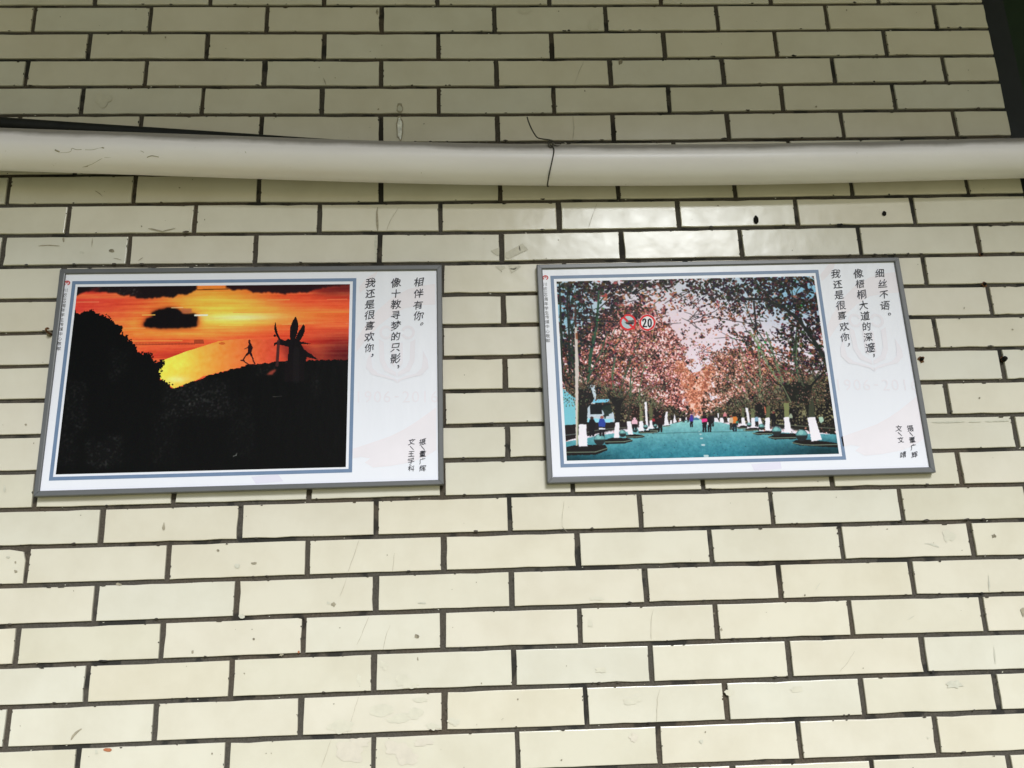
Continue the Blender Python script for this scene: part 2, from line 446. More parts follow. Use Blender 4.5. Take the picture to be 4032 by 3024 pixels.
cp = []
for px, py, Y in [(-900, 401, -.030), (-400, 436, -.030), (0, 464, -.030), (350, 488, -.030), (700, 511, -.030), (1000, 531, -.028), (1300, 551, -.026), (1600, 568, -.022), (2200, 590, -.020), (3000, 600, -.020)]:
    q = at(px, py, Y); cp.append((q[0], q[1], q[2]-0.0135))
v, f = tube(smooth_path(cp, 6), 0.0135, 16)
cab = mesh_obj('black_hose', v, f, M_black, smooth=True)
tag(cab, 'black rubber hose slanting down behind the left end of the drain pipe', 'hose')
cp = []
for px, py, Y in [(-700, 672, -.030), (0, 673.5, -.030), (300, 673, -.030), (700, 668, -.028), (1200, 660, -.024)]:
    q = at(px, py, Y); cp.append(q)
v, f = tube(smooth_path(cp, 6), 0.0042, 10)
cab2 = mesh_obj('grey_cable', v, f, M_greycable, smooth=True)
tag(cab2, 'thin grey cable peeping out under the left end of the drain pipe', 'cable')

def on_pipe(px, py, extra):
    d = ray(px, py); best = None
    for t in np.linspace(1.2, 2.4, 2400):
        q = CAM+d*t; c_ = pipe_center(q[0])
        if math.hypot(q[1]-c_[1], q[2]-c_[2]) <= PIPE_R+extra: return q
    # missed: nearest approach
    ts = np.linspace(1.2, 2.4, 1200); qs = [CAM+d*t for t in ts]
    return min(qs, key=lambda q: math.hypot(q[1]-pipe_center(q[0])[1], q[2]-pipe_center(q[0])[2]))
def cQ(p): return cv(p, 0, 400, 700/2212)
for pts, r_ in [([(685, 600), (715, 615), (742, 625)], .0016), ([(750, 636), (820, 634), (880, 620), (897, 582), (950, 598), (1015, 596)], .0005), ([(1060, 600), (1150, 600), (1230, 580), (1282, 575)], .0005), ([(1268, 572), (1296, 578)], .0013), ([(1025, 815), (1065, 806), (1150, 775), (1220, 735), (1275, 705)], .0004), ([(1300, 694), (1380, 698)], .0004), ([(1750, 612), (1792, 632)], .0005), ([(1830, 695), (1880, 675), (1930, 680), (1975, 690)], .0009), ([(640, 765), (672, 800)], .0003), ([(1055, 810), (1095, 802)], .0009), ([(3050, 620), (3060, 640)], .0005)]:
    pp = [on_pipe(x, y, 0.0) for x, y in cQ(pts)]
    v, f = tube(smooth_path(pp, 4), r_, 6); mesh_obj('scuff', v, f, M_smear, pipe)
def cW(p): return cv(p, 1950, 420, 500/2212)
wire = empty('tie_wire', tuple(on_pipe(2180, 580, .002))); tag(wire, 'dark tie wire looped round the drain pipe with a loose bent end', 'wire')
def wpath(name, pts, r=0.0014):
    o_ = np.array(wire.location)
    v, f = tube(smooth_path([p_-o_ for p_ in pts], 5), r, 8)
    return mesh_obj(name, v, f, M_wire, wire, True)
front = [on_pipe(x, y, 0.0012) for x, y in cW([(995, 690), (1015, 730), (1020, 790), (1000, 900), (960, 1080), (930, 1230), (908, 1375)])]
xb_ = front[-1][0]; c_ = pipe_center(xb_)
back_pts = []
for k in range(1, 8):
    a0 = math.atan2(front[-1][2]-c_[2], front[-1][1]-c_[1])
    a1 = a0+k/7*math.radians(200)
    back_pts.append(np.array([xb_+0.004*k, c_[1]+(PIPE_R+.0012)*math.cos(a1), c_[2]+(PIPE_R+.0012)*math.sin(a1)]))
wpath('loop', front+back_pts)
k0 = front[0]
def near(px, py, dy): q = at(px, py, k0[1]+dy); return q
tail = [near(x, y, dy) for (x, y), dy in zip(cW([(1000, 660), (1015, 610), (990, 590), (940, 578), (830, 563), (735, 538), (680, 470), (620, 360), (580, 262), (556, 180)]), (0, -.001, -.001, 0, .002, .004, .004, .003, .002, .001))]
wpath('loose_end', tail)
knot = [near(x, y, dy) for (x, y), dy in zip(cW([(1000, 600), (950, 590), (925, 620), (930, 690), (965, 705), (1000, 680), (990, 620), (960, 615), (955, 660), (1000, 690)]), (-.002, -.003, -.002, -.003, -.004, -.003, -.004, -.002, -.001, 0))]
wpath('knot', knot, 0.0011)
side = [near(x, y, dy) for (x, y), dy in zip(cW([(985, 650), (1040, 676), (1110, 684), (1200, 670), (1300, 642), (1400, 618), (1530, 600)]), (-.001, 0, .004, .012, .022, .030, .036))]
wpath('anchor_strand', side, 0.0011)

# ------------------------------------------------------------------ marks on the wall (parts of it)
def blob_mesh(groups, Y):
    V, F = [], []
    for pts in groups:
        k = len(V)
        V += [tuple(at(x, y, Y)) for x, y in pts]; F.append(tuple(range(k, k+len(pts)))[::-1])
    return V, F
def irregular(cx, cy, rx, ry, seed, n=12, j=0.25, ang=0.0):
    r = random.Random(seed); out = []
    for i in range(n):
        q = 2*math.pi*i/n; m = 1+r.uniform(-j, j)
        x, y = rx*m*math.cos(q), ry*m*math.sin(q)
        out.append((cx+x*math.cos(ang)-y*math.sin(ang), cy+x*math.sin(ang)+y*math.cos(ang)))
    return out
def soft_blob(cx, cy, rx, ry, seed, n=40):
    r = random.Random(seed); h = [(k, r.uniform(0, .42)/k**.8, r.uniform(0, 6.28)) for k in range(2, 9)]
    out = []
    for i in range(n):
        q = 2*math.pi*i/n; m = 1+sum(a_*math.sin(k*q+p_) for k, a_, p_ in h); m = max(.25, m)
        out.append((cx+rx*m*math.cos(q), cy+ry*m*math.sin(q)))
    return out
def line_poly(pts, wd, seed=0):
    r = random.Random(seed); L, R = [], []
    pts = [np.array(p_, float) for p_ in pts]
    den = []
    for i in range(len(pts)-1):
        n = max(2, int(np.linalg.norm(pts[i+1]-pts[i])/14))
        for k in range(n): den.append(pts[i]+(pts[i+1]-pts[i])*k/n+np.array([r.uniform(-1, 1), r.uniform(-1, 1)]))
    den.append(pts[-1])
    for i, p_ in enumerate(den):
        t = den[min(i+1, len(den)-1)]-den[max(i-1, 0)]; t = t/(np.linalg.norm(t)+1e-9); n = np.array([-t[1], t[0]])
        wv = wd*0.5*r.uniform(.55, 1.2)*(0.4 if i in (0, len(den)-1) else 1)
        L.append(tuple(p_+n*wv)); R.append(tuple(p_-n*wv))
    return [[L[i], L[i+1], R[i+1], R[i]] for i in range(len(den)-1)]
YM = -0.0011
def mark(name, groups, m, Y=YM):
    V, F = blob_mesh(groups, Y); return mesh_obj(name, V, F, m, wall)
# drilled holes
for (x, y), rx, ry, a_ in [(c3([(545, 1367)])[0], 10.5, 17, -.15), (c3([(1343, 1328)])[0], 8.5, 10, 0)]:
    mark('drill_hole', [irregular(x, y, rx, ry, int(x), 14, .10, a_)], M_hole)
# drips and smears
x, y = c2([(433, 800)])[0]
mark('lime_drip', [irregular(x, y, 14, 50, 3, 18, .15)], M_smear)
mark('lime_drip', [irregular(x, y, 9, 44, 3, 18, .18)], M_lime, YM-.0002)
x, y = c2([(433, 672)])[0]
mark('lime_drip', [irregular(x, y, 13, 18, 5, 12, .2)], M_smear)
mark('lime_drip', [irregular(x, y+2, 9, 12, 6, 12, .2)], M_smear_l, YM-.0002)
mark('smear', line_poly(c2([(294, 1288), (290, 1350), (296, 1440)]), 8, 2), M_smear)
mark('smear', line_poly(c2([(286, 1462), (282, 1530), (286, 1630)]), 8, 4), M_smear_l)
mark('tape_residue', [c2([(1085, 1598), (1110, 1610), (1232, 1552), (1196, 1514), (1150, 1540), (1090, 1572)])], M_tape)
mark('tape_residue', [c2([(1000, 1560), (1030, 1585), (1052, 1592), (1052, 1538)])], M_tape)
mark('tape_residue', [cM([(500, 75), (520, 128), (585, 84), (575, 76)])], M_tape)
mark('tape_residue', [cM([(415, 80), (450, 108), (482, 90), (475, 78)])], M_tape)
mark('smear', line_poly(c2([(1178, 1530), (1182, 1560)]), 5, 9), M_chip)
mark('smear', line_poly(cM([(512, 95), (540, 100), (555, 88)]), 5, 8), M_chip)
mark('smear', line_poly(cR([(395, 1098), (520, 1096), (610, 1094)]), 6, 6), M_smear_l)
mark('smear', line_poly(cR([(635, 1096), (715, 1094)]), 6, 6), M_smear_l)
mark('smear', line_poly(cR([(745, 1094), (900, 1088)]), 6, 7), M_smear_l)
mark('smear', line_poly(c6([(440, 1482), (470, 1440), (507, 1414)]), 9, 2), M_smear)
mark('smear', line_poly(c1([(920, 1420), (975, 1432), (1010, 1440), (1090, 1420)]), 5, 2), M_smear)
mark('smear', line_poly(c1([(590, 1185), (620, 1205), (637, 1222)]), 4, 2), M_smear)
mark('smear', line_poly(c1([(240, 1530), (310, 1525), (370, 1530)]), 5, 12), M_smear)
mark('smear', line_poly(c1([(575, 1480), (570, 1535)]), 4, 12), M_smear)
mark('smear', line_poly(c1([(705, 1605), (755, 1618)]), 4, 12), M_smear)
mark('smear', line_poly(c1([(860, 1622), (890, 1602)]), 4, 12), M_smear)
mark('smear', line_poly(c1([(2012, 485), (2028, 528)]), 4, 12), M_smear)
mark('smear', line_poly(c8([(945, 505), (918, 548)]), 4, 12), M_smear_l)
mark('smear', line_poly(c8([(1595, 262), (1640, 268), (1685, 285)]), 7, 1), M_smear_l)
mark('smear', line_poly(c8([(1992, 460), (1998, 560)]), 7, 1), M_smear_l)
mark('smear', line_poly(c8([(2025, 905), (2035, 1010)]), 6, 1), M_smear_l)
mark('smear', line_poly(c8([(1492, 735), (1530, 712)]), 5, 1), M_smear_l)
x, y = c8([(1780, 1138)])[0]
mark('smear', [irregular(x, y, 32, 16, 8, 16, .28)], M_smear_l)
spots = []
for f_, lst in ((c7, [(538, 840, 8, 8), (545, 980, 3, 6), (570, 632, 12, 4)]), (c6, [(1018, 158, 6, 14), (1475, 405, 12, 8), (1580, 384, 9, 4), (1355, 305, 5, 4), (2075, 640, 10, 9), (2042, 632, 6, 5), (97, 435, 6, 5), (50, 347, 6, 4), (95, 378, 3, 4), (1577, 857, 5, 4), (1197, 935, 5, 6), (600, 1560, 6, 6), (1750, 955, 7, 5), (1505, 715, 12, 9), (740, 515, 10, 5)]),
               (c1, [(695, 1560, 11, 7), (1117, 1167, 3, 3), (508, 1572, 8, 4), (395, 1492, 4, 8), (1400, 490, 2, 2), (2085, 483, 2, 2)]),
               (c8, [(2025, 215, 8, 7), (330, 797, 4, 5), (1617, 1472, 4, 4), (2205, 685, 8, 16), (205, 1495, 9, 8)]), (c2, [(292, 75, 5, 9), (1805, 388, 8, 10)]),
               (cR, [(605, 353, 3, 4), (838, 388, 6, 3), (921, 493, 3, 3)]), (cL, [(30, 1532, 4, 11), (168, 1115, 4, 3)])):
    for x, y, rx, ry in lst:
        spots.append((f_([(x, y)])[0], rx*1.1, ry*1.1))
for i, ((x, y), rx, ry) in enumerate(spots):
    mark('grime_spot', [irregular(x, y, rx, ry, i, 9, .35)], M_chip if i % 6 == 0 else (M_smear if i % 2 else M_smear_l))
x, y = c6([(672, 1547)])[0]
mark('glaze_chip', [irregular(x, y, 17, 8, 4, 12, .2)], M_clay)
x, y = c6([(1858, 938)])[0]
mark('glaze_chip', [irregular(x, y, 5, 5, 4, 8, .2)], M_clay)
# hairline cracks
for i, pts in enumerate([c7([(180, 238), (150, 330), (110, 438)]), c7([(104, 470), (85, 530), (60, 590)]), c7([(400, 320), (388, 435)]),
                         c7([(240, 720), (195, 830), (165, 895)]), c7([(375, 770), (345, 840), (330, 920)]), c7([(176, 1215), (150, 1300), (108, 1440)]),
                         c6([(2060, 1480), (2030, 1570), (1998, 1655)]), c7([(1455, 0), (1445, 90), (1443, 155), (1475, 190)]), c7([(2012, 672), (1996, 740), (1998, 860)]),
                         c7([(2052, 1168), (2036, 1230), (2031, 1370)]), c2([(1660, 1265), (1635, 1330), (1605, 1420)]), c2([(425, 1290), (370, 1380), (350, 1440)]),
                         c2([(1508, 720), (1518, 790), (1508, 870)]), c2([(1578, 380), (1540, 470), (1520, 525)]), c8([(1160, 930), (1110, 1010), (1065, 1060)])]):
    mark('crack', line_poly(pts, 2.0, i), M_crack)
# scattered tiny specks
sp_groups = []
r5 = random.Random(5)
for i in range(170):
    x, y = r5.uniform(0, 4032), r5.uniform(0, 3024)
    s_ = r5.choice([1.3, 1.6, 2.0, 2.6, 3.4])
    sp_groups.append(irregular(x, y, s_, s_*r5.uniform(.5, 1.4), i, 6, .35))
tag(mark('specks', sp_groups, M_chip), kind='stuff')
# mortar creeping over tile rims, crumbs and pale flecks along the joints
r8 = random.Random(8); cr, fl = [], []
for rw in range(0, 25):
    for _ in range(26):
        x = r8.uniform(-1.05, 1.12); dn = r8.random() < .5
        z = zj(rw, x)+(.0042 if dn else -.0042)+r8.uniform(-.0006, .0006)
        px, py = project((x, 0, z))
        if not (0 < px < 4032 and 0 < py < 3024): continue
        sz = r8.choice([1.6, 2.2, 2.8, 3.6, 5.0]); cr.append(irregular(px, py, sz*r8.uniform(1, 2.6), sz*.75, len(cr), 8, .35))
    for x in ROW_X[rw]:
        for _ in range(3):
            z = zj(rw, x)+r8.uniform(.006, .062); xx = x+r8.choice((-1, 1))*.0050
            px, py = project((xx, 0, z))
            if 0 < px < 4032 and 0 < py < 3024 and xx < 1.12: cr.append(irregular(px, py, r8.uniform(1.3, 3), r8.uniform(1.5, 5), len(cr), 7, .35))
    for _ in range(4):
        x = r8.uniform(-1.05, 1.12); px, py = project((x, 0, zj(rw, x)+r8.uniform(-.003, .003)))
        if 0 < px < 4032 and 0 < py < 3024: fl.append(irregular(px, py, r8.uniform(1.2, 4.5), r8.uniform(1, 2.4), len(fl), 7, .35, r8.uniform(-.6, .6)))
tag(mark('mortar_crumbs', cr, M_mortar, -.0009), kind='stuff')
tag(mark('lime_flecks', fl, M_smear_l, .0030), kind='stuff')
# faint water stains low on the wall
for i, (f_, x, y, rx, ry, m_) in enumerate([(c7, 120, 1560, 90, 60, 1), (c7, 180, 1500, 60, 30, 1), (c7, 420, 1540, 80, 45, 1), (c7, 480, 1600, 70, 40, 1), (c7, 580, 1500, 60, 22, 1), (c7, 320, 1300, 75, 40, 0), (c7, 430, 1350, 60, 35, 0), (c7, 530, 1320, 45, 38, 0), (c7, 640, 1400, 40, 22, 0), (c7, 560, 1235, 45, 16, 0), (c7, 450, 1110, 40, 40, 0), (c7, 500, 1145, 50, 20, 0), (c7, 335, 1020, 22, 26, 0), (c7, 180, 1105, 16, 26, 0), (c7, 770, 1370, 32, 26, 0), (c7, 1685, 1048, 34, 18, 0), (c7, 1880, 1240, 60, 22, 0), (c7, 1890, 1470, 26, 26, 1), (c7, 1660, 605, 40, 12, 0), (c7, 1620, 760, 14, 24, 0),
                                            (c6, 2120, 1400, 80, 40, 0), (c6, 2150, 1540, 60, 45, 1), (c8, 1745, 215, 34, 40, 0), (c8, 380, 1190, 28, 20, 0), (c8, 800, 1170, 40, 18, 0), (c2, 1210, 68, 40, 18, 0), (c2, 1640, 160, 34, 26, 0), (c1, 640, 620, 50, 40, 0)]):
    px, py = f_([(x, y)])[0]
    mark('water_stain', [soft_blob(px, py, rx*S1, ry*S1, 40+i)], M_stain2 if m_ else M_stain, -.00095-.00001*i)
# ------------------------------------------------------------------ screws and wall plugs
def plug(px, py, label, r_hole, r_rust, pin, seed):
    q = at(px, py, 0.0)
    e = empty('wall_plug', tuple(q)); tag(e, label, 'wall plug')
    rr_ = random.Random(seed)
    V = [(0, -0.0019, 0)]; n = 14
    for i in range(n):
        a_ = 2*math.pi*i/n; m_ = r_rust*(1+rr_.uniform(-.3, .3)); V.append((m_*math.cos(a_), -0.0017, m_*math.sin(a_)))
    mesh_obj('rust_stain', V, [(0, 1+i, 1+(i+1) % n) for i in range(n)][::-1], M_rust, e)
    path = [(0, 0.004, 0), (0, -0.002-pin*.4, 0), (pin*.15, -0.002-pin, pin*.25)]
    v, f = tube([np.array(p_) for p_ in path], [r_hole, r_hole, r_hole*.8], 10)
    mesh_obj('pin', v, f, M_hole, e)
x, y = cR([(322, 690)])[0]; plug(x, y, 'rusty wall plug at the right edge of the street print', .0036, .0068, .004, 1)
x, y = cR([(858, 690)])[0]; plug(x, y, 'black wall plug stuck in a joint right of the street print', .0052, .0060, .007, 2)
x, y = cR([(733, 200)])[0]; plug(x, y, 'rusty wall plug in the joint up and right of the street print', .0030, .0058, .004, 3)
x, y = cR([(714, 6)])[0]; plug(x, y, 'small rusty wall plug in a joint high at the right under the pipe', .0026, .0045, .004, 4)
hk = empty('nail', tuple(at(*cL([(318, 515)])[0], 0.0))); tag(hk, 'bent rusty nail sticking out beside the left edge of the sunset print', 'nail')
o0 = np.array(hk.location)
pts = [at(*cL([q])[0], Y)-o0 for q, Y in (((345, 530), .003), ((325, 520), -.008), ((308, 508), -.014), ((300, 492), -.017), ((310, 485), -.016), ((318, 492), -.015))]
v, f = tube(smooth_path(pts, 5), .0019, 8); mesh_obj('shank', v, f, M_rust, hk, True)
v, f = tube([at(*cL([(325, 525)])[0], .003)-o0, at(*cL([(325, 525)])[0], -.004)-o0], [.0062, .0045], 9); mesh_obj('collar', v, f, M_chip, hk, True)

# ------------------------------------------------------------------ painting the two printed pictures (colour per vertex of a fine grid)
def hom(src, dst):
    A = []
    for (x, y), (u, v) in zip(src, dst):
        A.append([x, y, 1, 0, 0, 0, -u*x, -u*y, -u]); A.append([0, 0, 0, x, y, 1, -v*x, -v*y, -v])
    return np.linalg.svd(np.array(A, float))[2][-1].reshape(3, 3)
def blur1(a, k):
    if k < 1: return a
    for ax in (0, 1):
        n = 2*k+1
        pad = [(k+1, k) if i == ax else (0, 0) for i in range(a.ndim)]
        cs = np.cumsum(np.pad(a, pad, mode='edge'), axis=ax)
        sl1 = [slice(None)]*a.ndim; sl0 = [slice(None)]*a.ndim
        sl1[ax] = slice(n, None); sl0[ax] = slice(0, -n)
        a = (cs[tuple(sl1)]-cs[tuple(sl0)])/n
    return a
class Canvas:
    def __init__(s, quad, W, H):
        s.W, s.H = W, H
        s.M = hom(quad, [(0, 0), (W, 0), (W, H), (0, H)])
        s.img = np.zeros((H, W, 3)); s.yy, s.xx = np.mgrid[0:H, 0:W]+0.5
    def tx(s, pts):
        p = np.c_[np.array(pts, float), np.ones(len(pts))]@s.M.T
        return p[:, :2]/p[:, 2:]
    def scale(s, px, py):
        a = s.tx([(px, py), (px+1, py)]); return np.linalg.norm(a[1]-a[0])
    def mask(s, pts, rough=0, seed=0, seg=3.0):
        q = s.tx(pts)
        if rough:
            r = np.random.RandomState(seed); o = []
            for i in range(len(q)):
                a, b = q[i], q[(i+1) % len(q)]; L = np.linalg.norm(b-a); n = max(1, int(L/seg))
                for k in range(n): o.append(a+(b-a)*k/n+r.uniform(-rough, rough, 2))
            q = np.array(o)
        x0, x1 = int(max(0, q[:, 0].min()-1)), int(min(s.W, q[:, 0].max()+2))
        y0, y1 = int(max(0, q[:, 1].min()-1)), int(min(s.H, q[:, 1].max()+2))
        m = np.zeros((s.H, s.W))
        if x1 <= x0 or y1 <= y0: return m
        X, Y = s.xx[y0:y1, x0:x1], s.yy[y0:y1, x0:x1]
        ins = np.zeros(X.shape, bool); n = len(q)
        for i in range(n):
            ax, ay = q[i]; bx, by = q[(i+1) % n]
            if ay == by: continue
            c = ((ay > Y) != (by > Y)) & (X < (bx-ax)*(Y-ay)/(by-ay)+ax)
            ins ^= c
        m[y0:y1, x0:x1] = ins
        return m
    def put(s, m, c, alpha=1.0):
        m = (m*alpha)[..., None]; c = np.asarray(c, float)
        s.img = s.img*(1-m)+c*m
    def fill(s, pts, c, alpha=1.0, blur=0, rough=0, seed=0):
        m = s.mask(pts, rough, seed)
        if blur: m = blur1(blur1(m, blur), blur)
        s.put(m, c, alpha)
    def disc(s, px, py, r, c, alpha=1.0, ry=None):
        ry = ry or r
        s.fill([(px+r*math.cos(a), py+ry*math.sin(a)) for a in np.linspace(0, 2*math.pi, 28)[:-1]], c, alpha)
    def stroke(s, pts, wd, c, alpha=1.0, wd2=None):
        q = s.tx(pts); k = s.scale(*pts[0]); n = len(q)-1
        for i in range(n):
            a, b = q[i], q[i+1]
            w0 = wd*k/2; w1 = (wd2*k/2) if wd2 is not None else w0
            wa = w0+(w1-w0)*i/max(1, n); wb = w0+(w1-w0)*(i+1)/max(1, n)
            mw = max(wa, wb)+1.5
            x0, x1 = int(max(0, min(a[0], b[0])-mw)), int(min(s.W, max(a[0], b[0])+mw+1))
            y0, y1 = int(max(0, min(a[1], b[1])-mw)), int(min(s.H, max(a[1], b[1])+mw+1))
            if x1 <= x0 or y1 <= y0: continue
            X, Y = s.xx[y0:y1, x0:x1], s.yy[y0:y1, x0:x1]; d = b-a; L = d@d+1e-9
            t = np.clip(((X-a[0])*d[0]+(Y-a[1])*d[1])/L, 0, 1)
            dist = np.hypot(X-a[0]-t*d[0], Y-a[1]-t*d[1])
            m = np.clip(wa+(wb-wa)*t-dist+0.5, 0, 1)*alpha
            s.img[y0:y1, x0:x1] = s.img[y0:y1, x0:x1]*(1-m[..., None])+np.asarray(c, float)*m[..., None]
    def splat(s, cx, cy, rx, ry, ang, c, alpha=1.0):          # canvas coordinates
        R = max(rx, ry)+1
        x0, x1 = int(max(0, cx-R)), int(min(s.W, cx+R+1)); y0, y1 = int(max(0, cy-R)), int(min(s.H, cy+R+1))
        if x1 <= x0 or y1 <= y0: return
        X, Y = s.xx[y0:y1, x0:x1]-cx, s.yy[y0:y1, x0:x1]-cy
        ca, sa = math.cos(ang), math.sin(ang)
        d = ((X*ca+Y*sa)/rx)**2+((-X*sa+Y*ca)/ry)**2
        m = np.clip((1.25-d)*1.8, 0, 1)[..., None]*alpha
        s.img[y0:y1, x0:x1] = s.img[y0:y1, x0:x1]*(1-m)+np.asarray(c, float)*m
    def noise(s, k, seed):
        return_ = np.random.RandomState(seed).normal(0, 1, (s.H, s.W))
        a = blur1(blur1(return_, k), k); return a/a.std()

QLP = [(305.4, 1129.5), (1378, 1118.8), (1361.7, 1839), (219.3, 1868)]
QRP = [(2191.2, 1108.7), (3204.3, 1086.7), (3303.6, 1786.5), (2232, 1814)]
def cA(p): return cv(p, 180, 1080, 660/2212)
def cB(p): return cv(p, 800, 1080, 660/2212)
def cC(p): return cv(p, 2160, 1060, 580/2212)
def cD(p): return cv(p, 2700, 1060, 580/2212)
def cE(p): return cv(p, 2180, 1440, 580/2212)
def cF(p): return cv(p, 2740, 1440, 580/2212)
def cP(p): return cv(p, 2000, 950, 1800/2212)

def paint_sunset():
    K = Canvas(QLP, 480, 332); u, v = K.xx/K.W, K.yy/K.H
    im = np.ones((K.H, K.W, 3))*np.array([232, 84, 52.])
    def g(c, m):
        nonlocal im
        m = np.clip(m, 0, 1)[..., None]; im = im*(1-m)+np.array(c, float)*m
    def gs(cu, cv_, su, sv_): return np.exp(-((u-cu)/su)**2-((v-cv_)/sv_)**2)
    def streaks(seed, kx, ky):
        q = np.random.RandomState(seed).normal(0, 1, (K.H, K.W))
        cs = np.cumsum(np.pad(q, ((0, 0), (kx+1, kx)), mode='wrap'), axis=1); q = cs[:, 2*kx+1:]-cs[:, :-(2*kx+1)]
        q = blur1(q, ky); return q/q.std()
    s1 = streaks(3, 30, 1); s2 = streaks(7, 60, 3)
    g((216, 66, 56), gs(0.0, .18, .24, .2)); g((248, 146, 62), gs(.30, .25, .20, .10)+.12*s2)
    g((252, 172, 66), gs(.50, .08, .20, .10)); g((255, 196, 72), gs(.57, .16, .21, .09))
    g((255, 214, 88), .95*gs(.57, .18, .16, .06)); g((255, 236, 168), gs(.62, .183, .14, .018))
    g((246, 150, 66), .7*gs(.84, .17, .18, .05)); g((238, 88, 54), .85*gs(.88, .08, .2, .06))
    g((226, 84, 54), .8*gs(.80, .30, .2, .05)); g((132, 42, 38), .95*np.clip((u-.80)/.16, 0, 1)*gs(1.0, .37, .6, .09)); g((86, 30, 32), np.clip((u-.84)/.18, 0, 1)*gs(1., .415, .5, .055))
    g((120, 34, 34), .9*gs(1.02, .02, .14, .06)); g((220, 74, 48), .85*gs(.36, .345, .16, .05)); g((186, 58, 44), .7*gs(.38, .39, .10, .025))
    g((250, 156, 66), .7*gs(.46, .275, .16, .02))
    K.img = im+(s1*5+s2*6)[..., None]*np.array([.7, 1, .6])
    # upper clouds
    K.fill(cA([(400, 160), (2000, 140), (2005, 200), (1950, 230), (1860, 270), (1780, 260), (1680, 305), (1560, 300), (1300, 320), (1210, 310), (1150, 290), (1000, 270), (900, 245), (700, 225), (600, 215), (500, 240), (405, 285)]), (28, 20, 22), 1, 1, 1.6, 1)
    K.fill(cA([(560, 225), (680, 165), (720, 200), (640, 240)]), (120, 34, 36), .6, 2)
    K.fill(cB([(290, 120), (310, 180), (400, 210), (580, 205), (660, 240), (900, 240), (1080, 265), (1180, 250), (1400, 235), (1440, 210), (1600, 180), (1935, 140), (1945, 110)]), (40, 20, 24), 1, 1, 1.6, 2)
    K.fill(cB([(1400, 240), (1600, 170), (1950, 110), (1950, 210), (1700, 260)]), (92, 30, 32), .6, 5)
    K.stroke(cA([(2000, 205), (2212, 200)]), 4, (120, 70, 20)); K.stroke(cB([(0, 200), (330, 195)]), 4, (110, 60, 20))
    # dark island cloud
    isl = cA([(1290, 660), (1330, 590), (1420, 560), (1400, 510), (1480, 470), (1620, 440), (1720, 450), (1780, 490), (1810, 520), (1960, 520), (2000, 560), (2000, 680), (1900, 700), (1550, 715), (1400, 700), (1300, 690)])
    K.fill([(x+(x-690)*.12, y+(y-1252)*.10) for x, y in isl], (190, 50, 30), .75, 6)
    K.fill(isl, (18, 14, 16), 1, 1, 1.2, 3); K.fill(isl, (18, 14, 16), .7, 3)
    K.fill(cA([(1780, 450), (1930, 455), (1930, 510), (1800, 515)]), (175, 95, 70), .8, 1)
    # streaks
    for a, b, y, wd, c in [(1970, 2130, 541, 7, (245, 235, 215)), (1275, 1440, 538, 4, (235, 180, 90)), (1660, 1810, 441, 3, (235, 200, 150)), (405, 700, 367, 3, (235, 130, 90)), (1040, 1310, 714, 4, (235, 150, 80)), (1120, 1800, 880, 3, (238, 160, 80)), (1160, 1290, 790, 3, (238, 150, 80))]:
        K.stroke(cA([(a, y), (b, y-2)]), wd, c)
    for a, b, y, wd, c in [(50, 340, 347, 3, (240, 190, 80)), (850, 1135, 341, 4, (245, 150, 80)), (1635, 1900, 333, 3, (235, 120, 80)), (400, 1930, 503, 3, (235, 150, 70)), (215, 520, 676, 3, (242, 200, 90)), (1045, 1340, 662, 4, (245, 150, 80)), (1885, 1925, 650, 4, (240, 120, 80))]:
        K.stroke(cB([(a, y), (b, y-5)]), wd, c)
    for k in range(42):                                     # row of posts on the far quay
        x = 1180+k*19; K.stroke(cA([(x, 905+rng.uniform(-3, 3)), (x, 930)]), 2.2, (120, 40, 28), .7)
    K.stroke(cA([(1150, 932), (2090, 910)]), 2.5, (130, 40, 28), .7); K.fill(cA([(1960, 865), (2080, 862), (2090, 910), (1955, 912)]), (120, 50, 30), .6)
    # the curved bright roof
    roof = cA([(1520, 1145), (1850, 1020), (2212, 905)])+cB([(200, 882), (420, 858), (620, 855), (900, 865), (1130, 880), (1400, 960), (1500, 1130), (1080, 1150), (900, 1160), (600, 1195), (300, 1270), (0, 1345)])+cA([(2000, 1390), (1690, 1508), (1480, 1350), (1490, 1250)])
    m = K.mask(roof); t = np.clip((u-.30)/.42, 0, 1)
    cr = np.where(t[..., None] < .5, np.array([255, 226, 84.])*(1-2*t[..., None])+np.array([250, 156, 66.])*2*t[..., None], np.array([250, 156, 66.])*(2-2*t[..., None])+np.array([216, 78, 54.])*(2*t[..., None]-1))
    cr = cr+np.array([0, 26, 10.])*np.exp(-((u-.40)/.07)**2-((v-.42)/.08)**2)[..., None]+np.array([20, 26, 60.])*np.exp(-((u-.385)/.035)**2-((v-.52)/.018)**2)[..., None]
    cr = cr+(K.noise(2, 8)*3)[..., None]
    K.img = K.img*(1-m[..., None])+cr*m[..., None]
    K.fill(cB([(1000, 880), (1400, 955), (1560, 1130), (1100, 1150)]), (120, 36, 34), .75, 5)
    K.disc(*cB([(248, 912)])[0], 13, (200, 90, 40), .8, 5); K.disc(*cA([(1415, 1028)])[0], 17, (206, 74, 44), .9, 7)
    # black foreground: tree on the left and the terrace below the roof line
    tree = cA([(380, 470), (430, 545), (500, 500), (590, 480), (640, 490), (700, 540), (770, 545), (850, 580), (880, 640), (930, 670), (1000, 680), (1000, 730), (980, 780), (1010, 815), (1080, 830), (1080, 870), (1120, 880), (1180, 950), (1200, 1030), (1280, 1060), (1390, 1050), (1400, 1110), (1440, 1160), (1520, 1140), (1560, 1170), (1530, 1210), (1500, 1300), (1520, 1380), (1600, 1450), (1690, 1505)])
